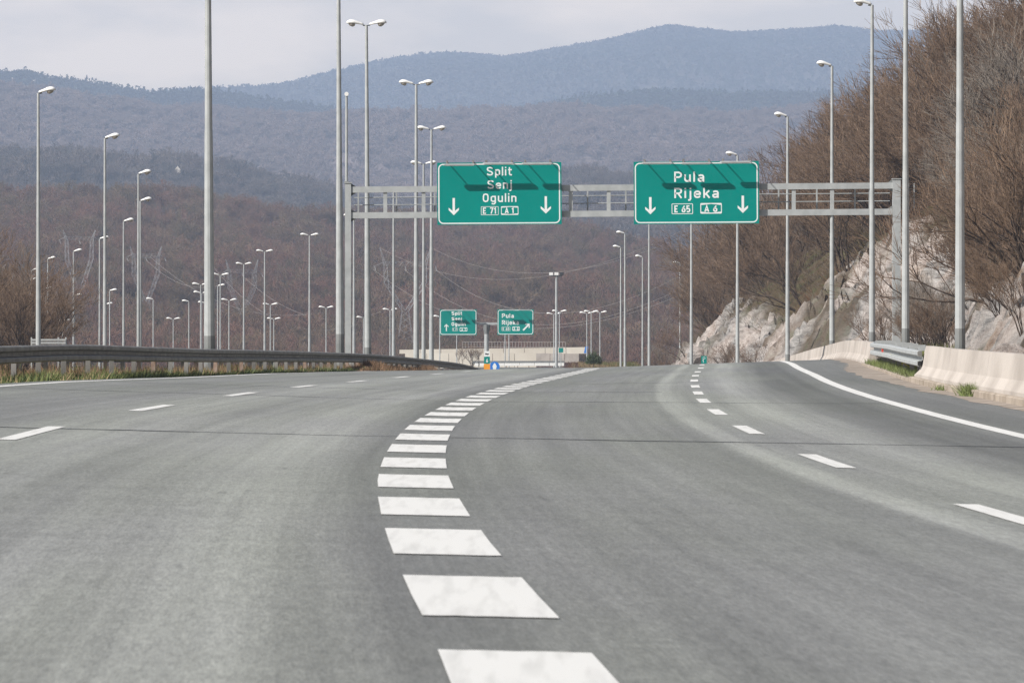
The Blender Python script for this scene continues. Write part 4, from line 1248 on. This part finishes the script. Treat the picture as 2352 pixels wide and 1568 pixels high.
# ------------------------------------------------------------------ far overpass walls, fence, mound
def overpass():
    D = 820
    def wall(label, x0, x1, y0a, y0b, y1, D, panels, m_=M['concrete_far']):
        a = at(x0, y1, D); b_ = at(x1, y1, D)
        g = empty('concrete_wall', (a[0], D, a[2])); tag(g, label, 'wall', 'pale walls of the far overpass')
        W = b_[0] - a[0]; za = at(x0, y0a, D)[2] - a[2]; zb = at(x1, y0b, D)[2] - a[2]
        for k in range(panels):
            f0, f1 = k / panels, (k + 1) / panels
            x0_, x1_ = W * f0 + .03, W * f1 - .03
            h0, h1 = za + (zb - za) * f0, za + (zb - za) * f1
            MB().add([(x0_, 0, 0), (x1_, 0, 0), (x1_, .5, 0), (x0_, .5, 0), (x0_, 0, h0), (x1_, 0, h1), (x1_, .5, h1), (x0_, .5, h0)],
                     [(0,3,2,1),(4,5,6,7),(0,1,5,4),(1,2,6,5),(2,3,7,6),(3,0,4,7)]).build('wall_panel', m_, g)
        return g
    wall('upper pale concrete parapet of the far overpass, below the mesh fence', 917, 1348, 803, 797, 812, 830, 9)
    wall('lower pale concrete retaining wall of the far overpass', 930, 1232, 811, 810, 846, 815, 6)
    wall('grey stained wall section beside the lower pale wall', 1230, 1330, 811, 812, 832, 818, 3, M['concrete'])
    wall('low white strip imitating the bright road mirage in front of the far overpass', 1090, 1296, 834, 833, 840, 700, 6, M['white_shell'])  # added strip, its white stands in for the mirage on the road
    # dark guardrails in front of the wall
    for n, (y, D, lab) in enumerate([(829.5, 710, 'upper dark distant guardrail in front of the far overpass'), (844.5, 560, 'lower dark distant guardrail behind the crest')]):
        a = at(1085, y, D); b_ = at(1296, y - 1, D)
        g = empty('guardrail', (a[0], D, a[2] - .75)); tag(g, lab, 'guardrail', 'distant guardrails')
        W = b_[0] - a[0]
        MB().box(0, W, 0, .04, .42, .80).build('rail_panel', M['steel_dark'], g)
        for k in range(9): MB().box(W * k / 8.2, W * k / 8.2 + .12, .05, .15, -.8, .78).build('post', M['rust'], g)
    # fence on the parapet
    D = 828; a = at(1062, 798, D); b_ = at(1299, 797, D)
    g = empty('mesh_fence', (a[0], D, a[2])); tag(g, 'tall pale mesh fence standing on the far overpass parapet', 'fence')
    W = b_[0] - a[0]
    for k in range(36):
        MB().box(W * k / 35 - .03, W * k / 35 + .03, 0, .06, -.2, .85).build('picket', M['wire'], g)
    MB().box(0, W, -.02, 0, .80, .86).build('top_rail', M['wire'], g); MB().box(0, W, -.02, 0, .05, .10).build('bottom_rail', M['wire'], g)
    D = 810; a = at(1341, 811, D)
    g = empty('traffic_panel', (a[0], D, a[2])); tag(g, 'leaning blue panel at the right end of the far parapet', 'panel')
    MB().add([(0, 0, 0), (.42, 0, 0), (.62, 0, .95), (.2, 0, .95), (0, .05, 0), (.42, .05, 0), (.62, .05, .95), (.2, .05, .95)], [(0,1,2,3), (7,6,5,4), (0,4,5,1), (1,5,6,2), (2,6,7,3), (3,7,4,0)]).build('panel', M['blue'], g)
    # grassy mound right of the signs
    n = 26; xs = np.linspace(at(1296, 0, 470)[0], at(1500, 0, 470)[0], n); ys = np.linspace(430, 560, 12)
    A, B = np.meshgrid(xs, ys, indexing='ij')
    f = np.clip((A - xs[0]) / .8, 0, 1) * np.clip((xs[-1] + .3 - A) / 1.0, 0, 1) * np.sin(np.clip((B - 430) / 130, 0, 1) * np.pi) ** .7
    Pm = np.stack([A, B, -6.2 + f * (4.0 + .3 * fbm(A * .4, B * .05, 301, 3))], -1)
    mo = grid_obj('grass_mound', Pm[::-1], M['soil']); tag(mo, 'low grassy mound between the two diverging roads', kind='structure')
    nb = 9000
    X = rng.uniform(xs[0], xs[-1], nb); D = rng.uniform(440, 520, nb)
    f = np.clip((X - xs[0]) / .8, 0, 1) * np.clip((xs[-1] + .3 - X) / 1.0, 0, 1) * np.sin(np.clip((D - 430) / 130, 0, 1) * np.pi) ** .7
    z = -6.25 + f * 4.0
    c_ = np.where((fbm(X * .5, D * .05, 311, 2) > .1)[:, None], np.array([.24, .18, .10]), np.array([.15, .15, .06])) * rng.uniform(.6, 1.2, (nb, 1))
    c_ = np.where((X < xs[0] + 1.4)[:, None], np.array([.14, .085, .06]) * rng.uniform(.6, 1.2, (nb, 1)), c_)
    V, C = blades(nb, np.stack([X, D, z], -1), rng.uniform(.15, .55, nb), .04, c_, .3)
    o = mobj('mound_grass', tri_mesh('mound_grass', V, C), M['brush']); tag(o, 'straw coloured grass on the low mound', 'grass', kind='stuff')
    # bush
    b0 = at(1363, 830, 455)
    nb = 1400
    ph = rng.uniform(0, 2*np.pi, nb); rr = rng.uniform(0, 1, nb) ** .5
    hh = rng.uniform(.3, 1.25, nb) * (1.15 - rr * .6)
    pos = np.stack([b0[0] + .15 * np.cos(ph) * rr, 455 + .15 * np.sin(ph) * rr, np.full(nb, b0[2] - .3)], -1)
    V = np.empty((nb, 3, 3)); tip = pos + np.stack([.62 * np.cos(ph) * rr, .62 * np.sin(ph) * rr, hh], -1)
    mid = pos * .35 + tip * .65 + rng.normal(0, .06, (nb, 3))
    V[:, 0] = mid; V[:, 1] = mid + rng.normal(0, .03, (nb, 3)); V[:, 2] = tip
    C = np.repeat(np.array([.09, .115, .045]) * rng.uniform(.5, 1.4, (nb, 1)), 3, 0)
    g = empty('bush', (b0[0], 455, b0[2] - .3)); tag(g, 'small green bush on the mound right of the floodlight mast', 'bush')
    o = mobj('foliage', tri_mesh('foliage', V.reshape(-1, 3) - np.array(g.location), C), M['grassblade'], g)
    MB().tube([(0, 0, -.3), (.02, 0, .5)], [.04, .015], 5).build('stem', M['bark'], g)
    # bare bushes in front of the wall
    for x, s in ((1085, .34), (1060, .28), (1100, .30)):
        p = at(x, 832, 640)
        plant_tree('bare_bush', 'bare twiggy bush in front of the far pale wall', 'bush', 'bushes at the far wall', (p[0], 640, p[2] - .4), s, (0, 0), x, x % 8)
    p = at(1364, 800, 500); 
overpass()

# ------------------------------------------------------------------ pylons and wires
def pylon(label, x, ytop, yarm, ybase, D, half, rz_, m_=M['pylon']):
    s = F / D
    b0 = at(x, ybase, D)
    g = empty('pylon', b0, rz_); tag(g, label, 'pylon', 'lattice power pylons')
    def z(y): return (ybase - y) / s
    za, zt, zw = z(yarm), z(ytop), z(yarm) * .46
    r = .028
    def lat(name, P0, P1, w0, w1, n):
        b = MB(); P0 = np.array(P0, float); P1 = np.array(P1, float)
        for sx in (-1, 1):
            for sy in (-1, 1):
                b.tube([P0 + (sx*w0, sy*w0, 0), P1 + (sx*w1, sy*w1, 0)], r, 4)
        for k in range(n):
            f0, f1 = k / n, (k + 1) / n
            A0, A1 = P0 + (P1-P0)*f0, P0 + (P1-P0)*f1; a0, a1 = w0 + (w1-w0)*f0, w0 + (w1-w0)*f1
            for sy in (-1, 1):
                b.tube([A0 + (-a0, sy*a0, 0), A1 + (a1, sy*a1, 0)], r*.6, 3); b.tube([A0 + (a0, sy*a0, 0), A1 + (-a1, sy*a1, 0)], r*.6, 3)
                b.tube([A0 + (sy*a0, -a0, 0), A1 + (sy*a1, a1, 0)], r*.6, 3)
        b.build(name, m_, g)
    lat('body', (0, 0, 0), (0, 0, zw), 1.5, .55, 6)
    for sx in (-1, 1):
        lat('fork', (sx * .3, 0, zw), (sx * half * .60, 0, za * .80), .32, .36, 4)
        lat('fork', (sx * half * .60, 0, za * .80), (sx * half * .62, 0, za), .36, .30, 2)
        lat('peak', (sx * half * .62, 0, za), (sx * half * .80, 0, zt), .26, .04, 4)
    b = MB()
    for sy in (-.35, .35):
        b.tube([(-half, 0, za), (-half * .68, sy, za + .75), (half * .68, sy, za + .75), (half, 0, za)], r, 4)
        b.tube([(-half, 0, za), (half, 0, za)], r, 4)
        n = 14
        for k in range(n):
            x0, x1 = -half * .7 + 1.4 * half * k / n, -half * .7 + 1.4 * half * (k + 1) / n
            b.tube([(x0, sy, za if k % 2 else za + .72), (x1, sy, za + .72 if k % 2 else za)], r * .6, 3)
    b.build('crossarm', m_, g)
    for sx in (-.96, 0, .96):
        MB().tube([(sx * half, 0, za), (sx * half + .1, -.6, za - .75)], .05, 5).build('insulator', M['pylon'], g)
PD = 1000
pylon('largest lattice pylon, left of the far signs behind the lamp posts', 931, 568, 612, 800, PD, 5.6, .1)
pylon('faint lattice pylon behind the median lamps left of centre', 556, 596, 628, 790, 1120, 4.4, .5)
pylon('faint lattice pylon behind the left lamp row', 335, 566, 592, 780, 1150, 4.2, .4)
pylon('faint lattice pylon rising over the left bank', 182, 528, 552, 770, 1150, 4.2, .3)
def wire(label, p, q, sag, r=.024):
    r = r * .8
    p = np.array(p); q = np.array(q); pts = []
    for f in np.linspace(0, 1, 40):
        v = p + (q - p) * f; v = v.copy(); v[2] -= sag * 4 * f * (1 - f); pts.append(v)
    o = MB().tube(pts, r, 4).build('power_cable', M['wire'])
    tag(o, label, 'cable', 'overhead power cables')
wire('lowest thin cable sagging right from the large pylon', at(857, 618, PD), at(1760, 575, 640), 9.6)
wire('middle thin cable sagging right from the large pylon', at(928, 618, PD), at(1760, 545, 640), 9.8)
wire('upper conductor cable sagging right from the large pylon', at(1000, 618, PD), at(1760, 500, 640), 9.2)
wire('left earth wire running right from the peak of the large pylon', at(873, 569, PD), at(1760, 420, 640), 8.0, .022)
wire('right earth wire running right from the peak of the large pylon', at(990, 569, PD), at(1760, 440, 640), 6.6, .022)
wire('cable from the large pylon down to the left', at(1000, 640, PD), at(556, 632, 1120), 8.0, .028)
wire('cable sagging between the two faint pylons in the middle left', at(556, 630, 1120), at(335, 596, 1150), 4.0, .025)
wire('cable sagging from the faint pylon towards the lamps', at(345, 590, 1150), at(720, 720, 1000), 4.0, .025)
wire('lower cable sagging from the faint pylon towards the lamps', at(480, 600, 1130), at(820, 745, 980), 5.5, .025)

# ------------------------------------------------------------------ wooded hills
def hill(name, label, ridge, D1, D0, z0, p, relief, th, seed, mcol, back=.25, nd=60, nx=150, lift=0.0):
    px = np.array([r[0] for r in ridge], float); py = np.array([r[1] for r in ridge], float)
    W = 1176 / F * D1
    X = np.linspace(-2.4 * W, 2.4 * W, nx)
    xp = 1176 + X / D1 * F
    z1 = CAMZ - (np.interp(xp, px, py) - HORY) / F * D1 - .75 * th
    f = np.concatenate([np.linspace(0, 1, nd), 1 + np.linspace(.03, back, 6)])
    Fq, Xq = np.meshgrid(f, X, indexing='ij'); Z1 = np.broadcast_to(z1, Fq.shape)
    def hz(Xv, fv, zv):
        fv_ = np.clip(fv, 0, 1)
        z = z0 + (zv - z0) * fv_ ** p + relief * fbm(Xv / (.12 * D1) + 7, fv * 4, seed, 4) * np.sin(np.pi * fv_) ** .8
        return z - np.maximum(fv - 1, 0) * (zv - z0) * 1.2
    Pq = np.stack([Xq, D0 + (D1 - D0) * Fq, hz(Xq, Fq, Z1)], -1)
    o = grid_obj(name, Pq[:, ::-1], mcol); tag(o, label, kind='structure')
    zint = lambda Xv: np.interp(Xv, X, z1)
    return lambda Xv, fv: hz(Xv, fv, zint(Xv))

def twig_material(name, pal):
    m, nt, b = new_mat(name)
    b.inputs['Roughness'].default_value = .9; b.inputs['Specular IOR Level'].default_value = .1
    oi = nt.nodes.new('ShaderNodeObjectInfo'); r = nt.nodes.new('ShaderNodeValToRGB'); r.color_ramp.interpolation = 'LINEAR'
    e = r.color_ramp.elements
    e[0].color = (*pal[0], 1); e[1].color = (*pal[-1], 1)
    for k, c in enumerate(pal[1:-1]):
        q = e.new((k + 1) / (len(pal) - 1)); q.color = (*c, 1)
    nt.links.new(oi.outputs['Random'], r.inputs[0]); nt.links.new(r.outputs[0], b.inputs['Base Color'])
    return m

def wood(name, label, hz, D1, D0, n, scale, rmin, pal, seed, fpow=1.0):
    """woodland of bare trees: points on the hill, each carrying one of a few branching trees"""
    rs = np.random.default_rng(seed)
    mt_ = twig_material(name + '_twigs', pal)
    src = bpy.data.collections.new(name + '_trees')
    for k in range(6):
        b_, s_ = branch_tree(700 + k, H=8.0, nmain=[2, 3, 2, 4, 3, 2][k], depth=4, spread=[.6, .7, .8, .65, .75, .7][k])
        src.objects.link(bpy.data.objects.new('bare_tree_shape', seg_mesh('bare_tree_shape', b_ + s_, mt_, rmin)))
    f = np.where(rs.uniform(0, 1, n) < .07, rs.uniform(.95, 1.012, n), rs.uniform(0, 1, n) ** fpow)
    D = D0 + (D1 - D0) * f
    X = rs.uniform(-1, 1, n) * 1176 / F * D * 1.22
    z = hz(X, f)
    dens = fbm(X / (D1 * .012), f * 22, seed + 5, 3)
    keep = rs.uniform(-1.3, .4, n) < dens
    X, D, z, dens = X[keep], D[keep], z[keep], dens[keep]; n = len(X)
    me = bpy.data.meshes.new(name); me.vertices.add(n)
    me.vertices.foreach_set('co', np.stack([X, D, z], -1).reshape(-1).astype(np.float32))
    a = me.attributes.new('size', 'FLOAT', 'POINT'); a.data.foreach_set('value', (scale * rs.uniform(.7, 1.15, n) * (1 + .18 * dens)).astype(np.float32))
    o = mobj(name, me); tag(o, label, 'forest', kind='stuff')
    g = bpy.data.node_groups.new(name, 'GeometryNodeTree')
    g.interface.new_socket('Geometry', in_out='INPUT', socket_type='NodeSocketGeometry'); g.interface.new_socket('Geometry', in_out='OUTPUT', socket_type='NodeSocketGeometry')
    N_ = g.nodes.new; K = g.links.new
    gi = N_('NodeGroupInput'); go = N_('NodeGroupOutput'); ci = N_('GeometryNodeCollectionInfo'); ip = N_('GeometryNodeInstanceOnPoints')
    ci.inputs['Collection'].default_value = src; ci.inputs['Separate Children'].default_value = True; ci.inputs['Reset Children'].default_value = True
    at_ = N_('GeometryNodeInputNamedAttribute'); at_.data_type = 'FLOAT'; at_.inputs['Name'].default_value = 'size'
    rv = N_('FunctionNodeRandomValue'); rv.data_type = 'FLOAT_VECTOR'; rv.inputs[0].default_value = (-.08, -.08, 0); rv.inputs[1].default_value = (.08, .08, 6.28)
    K(gi.outputs[0], ip.inputs['Points']); K(ci.outputs[0], ip.inputs['Instance']); ip.inputs['Pick Instance'].default_value = True
    K(at_.outputs['Attribute'], ip.inputs['Scale']); K(rv.outputs[0], ip.inputs['Rotation']); K(ip.outputs[0], go.inputs[0])
    md = o.modifiers.new('trees', 'NODES'); md.node_group = g
    return o

def forest(name, label, hz, D1, D0, n, K, hgt, crown, wdt, pal, seed, conif=0.0, fmin=0.0, mw=1.25):
    rs = np.random.default_rng(seed)
    f = fmin + (1 - fmin) * rs.uniform(0, 1, n) ** .9
    f = np.where(rs.uniform(0, 1, n) < .16, rs.uniform(.975, 1.004, n), f)
    D = D0 + (D1 - D0) * f
    X = rs.uniform(-1, 1, n) * 1176 / F * D * mw
    z = hz(X, f)
    pal = np.array(pal)
    sel = fbm(X / (D1 * .02), f * 25, seed + 5, 3) + rs.normal(0, .5, n)
    ci = np.clip(((sel + 1.2) / 2.4 * len(pal)).astype(int), 0, len(pal) - 1)
    tone = rs.uniform(.88, 1.12, n)
    con = rs.uniform(0, 1, n) < conif * np.clip(1 + 1.5 * fbm(X / (D1 * .03) + 3, f * 14, seed + 9, 3), 0, 3)
    sz = rs.uniform(.65, 1.2, n)
    H_ = (hgt * sz)[:, None]; R_ = (crown * sz)[:, None]
    ph = rs.uniform(0, 2 * np.pi, (n, K)); cz = rs.uniform(-.45, 1, (n, K)); sr = np.sqrt(1 - cz**2)
    rr = rs.uniform(.55, 1.05, (n, K))
    nx_, ny_, nz_ = sr * np.cos(ph), sr * np.sin(ph), cz
    kc = con[:, None]
    t_ = rs.uniform(.08, 1, (n, K))
    cx = np.where(kc, np.cos(ph) * R_ * .62 * (1.05 - t_), nx_ * R_ * rr)
    cy = np.where(kc, np.sin(ph) * R_ * .62 * (1.05 - t_), ny_ * R_ * rr)
    ch = np.where(kc, t_ * H_ * 1.25, H_ * .58 + nz_ * H_ * .42 * rr)
    B = np.stack([X[:, None] + cx, D[:, None] + cy, z[:, None] + ch], -1)
    nrm = np.stack([nx_, ny_, np.where(kc, .5, nz_)], -1) + rs.normal(0, .45, (n, K, 3))
    nrm /= np.linalg.norm(nrm, axis=-1, keepdims=True)
    t1 = np.cross(nrm, rs.normal(0, 1, (n, K, 3))); t1 /= np.linalg.norm(t1, axis=-1, keepdims=True); t2 = np.cross(nrm, t1)
    sz_ = (wdt * rs.uniform(.5, 1.3, (n, K)))[..., None]
    V = np.empty((n, K, 3, 3))
    for q in range(3):
        a_ = 2 * math.pi * q / 3
        V[:, :, q] = B + (t1 * math.cos(a_) + t2 * math.sin(a_) * rs.uniform(.35, .8, (n, K, 1))) * sz_
    col = pal[ci] * tone[:, None]
    col = np.where(con[:, None], np.array([.028, .042, .030]) * tone[:, None], col)
    C = np.repeat(np.repeat(col[:, None], K, 1) * rs.uniform(.9, 1.1, (n, K, 1)), 3, 1).reshape(-1, 3)
    o = mobj(name, tri_mesh(name, V.reshape(-1, 3), C), M['foliage'])
    tag(o, label, 'forest', kind='stuff')

M['litter1'] = mat('leaf_litter_near', (.085,.062,.048), (.19,.135,.098), .012, .95, spec=.1, detail=8)
M['litter2'] = mat('leaf_litter_mid', (.075,.062,.055), (.14,.11,.095), .012, .95, spec=.1, detail=8)
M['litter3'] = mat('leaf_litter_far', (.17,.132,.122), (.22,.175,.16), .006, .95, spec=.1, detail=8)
M['conifer'] = mat('forest_floor_cloud_shade', (.026,.032,.028), (.036,.038,.034), .006, .95, spec=.1)  # dark forest tone, deepened to carry the cloud shadow on this ridge
M['litter5'] = mat('mountain_floor', (.055,.06,.055), (.10,.088,.078), .003, .95, spec=.1, detail=8)
brown = [(.125,.084,.062), (.18,.108,.080), (.205,.115,.086), (.155,.108,.076), (.135,.108,.068), (.23,.16,.112)]
h1 = hill('wooded_hill', 'low brown wooded hill behind the road, nearest of the hills',
          [(-1500, 420), (0, 437), (300, 434), (420, 442), (600, 470), (760, 490), (1000, 512), (1300, 527), (1450, 560), (1700, 600), (2352, 640), (4000, 600)], 1850, 860, -10.5, 1.25, 3.0, 9, 401, M['litter1'])
wood('valley_forest', 'bare brown woodland covering the nearest low hill', h1, 1850, 872, 9000, 1.15, .030, brown, 411)
h2 = hill('wooded_hill', 'grey brown wooded rise behind the nearest hill',
          [(-1500, 330), (0, 347), (100, 354), (200, 347), (330, 367), (440, 358), (560, 396), (700, 420), (800, 452), (1000, 478), (1150, 450), (1330, 392), (1450, 410), (1650, 470), (2352, 480), (4000, 450)], 3100, 2150, 15, .9, 8, 11, 421, M['litter2'])
wood('mid_forest', 'bare grey woodland on the second hill', h2, 3100, 2150, 9000, 1.5, .055, [(.09,.082,.078), (.125,.105,.096), (.15,.118,.106), (.105,.098,.094), (.18,.15,.135), (.06,.06,.055)], 431)
h3 = hill('wooded_hill', 'broad lilac brown wooded slope below the dark ridges',
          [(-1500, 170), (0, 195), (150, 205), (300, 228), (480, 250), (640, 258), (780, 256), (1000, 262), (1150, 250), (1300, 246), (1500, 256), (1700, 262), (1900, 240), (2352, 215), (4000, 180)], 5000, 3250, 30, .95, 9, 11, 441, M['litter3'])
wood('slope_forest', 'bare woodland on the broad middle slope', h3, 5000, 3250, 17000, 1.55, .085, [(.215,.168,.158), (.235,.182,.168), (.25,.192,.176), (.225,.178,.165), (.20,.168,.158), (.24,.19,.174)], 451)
h4 = hill('wooded_hill', 'dark blue forested ridge under the mountain, coloured as in cloud shadow',
          [(-1500, 150), (0, 165), (60, 161), (100, 174), (200, 187), (300, 205), (370, 212), (480, 207), (560, 219), (640, 232), (780, 250), (900, 275), (1100, 266), (1200, 246), (1350, 221), (1500, 209), (1750, 214), (1900, 213), (2352, 200), (4000, 180)], 6400, 5200, 120, .8, 12, 13, 461, M['conifer'])
forest('ridge_forest', 'dark conifers on the middle ridge, cloud shadow put into their colour', h4, 6400, 5200, 13000, 16, 10, 8, 2.6, [(.030,.034,.030), (.036,.038,.034), (.028,.036,.031)], 471, .3, .35)  # palette holds the cloud shadow as well as the dark trees
h5 = hill('wooded_hill', 'hazy blue mountain closing the view',
          [(-1500, 300), (0, 245), (300, 226), (500, 207), (640, 196), (790, 158), (900, 133), (1000, 119), (1080, 119), (1160, 127), (1300, 104), (1400, 88), (1530, 54), (1600, 62), (1700, 72), (1800, 65), (1920, 56), (1990, 64), (2050, 69), (2200, 62), (2352, 55), (4000, 90)], 9300, 6900, 150, .85, 26, 15, 481, M['litter5'], back=.12)
forest('mountain_forest', 'mixed forest on the far blue mountain', h5, 9300, 6900, 30000, 13, 10, 10, 3.4, [(.070,.072,.066), (.085,.08,.074), (.06,.068,.06), (.078,.076,.070)], 491, .25, .2)

# far farmhouse on the second hill
def farmhouse():
    D = 2860; p = at(408, 386, D)
    g = empty('farmhouse', (p[0], D, p[2] - 4)); g.scale = (.5, .5, .5); tag(g, 'tiny pale house with a steep roof on the wooded hill', 'house')
    MB().box(-2.6, 2.6, 0, 5, 0, 6.2).build('wall', M['concrete'], g)
    MB().add([(-3, -.4, 6), (3, -.4, 6), (0, -.4, 10), (-3, 5.4, 6), (3, 5.4, 6), (0, 5.4, 10)], [(0,1,2), (5,4,3), (1,4,5,2), (0,2,5,3), (0,3,4,1)]).build('roof', M['concrete_far'], g)
farmhouse()

# ------------------------------------------------------------------ haze: the air between here and the mountain
def haze():
    b = MB().box(-6600, 6600, -520, 10650, -17, 640)
    m = bpy.data.materials.new('valley_haze'); m.use_nodes = True
    nt = m.node_tree; nt.nodes.clear()
    o_ = nt.nodes.new('ShaderNodeOutputMaterial'); v = nt.nodes.new('ShaderNodeVolumePrincipled')
    v.inputs['Color'].default_value = (.58, .73, 1.0, 1)
    v.inputs['Density'].default_value = 1.4e-4
    v.inputs['Anisotropy'].default_value = 0.0
    nt.links.new(v.outputs[0], o_.inputs['Volume'])
    h = b.build('haze', m); tag(h, 'pale blue haze filling the valley air', kind='stuff')
haze()
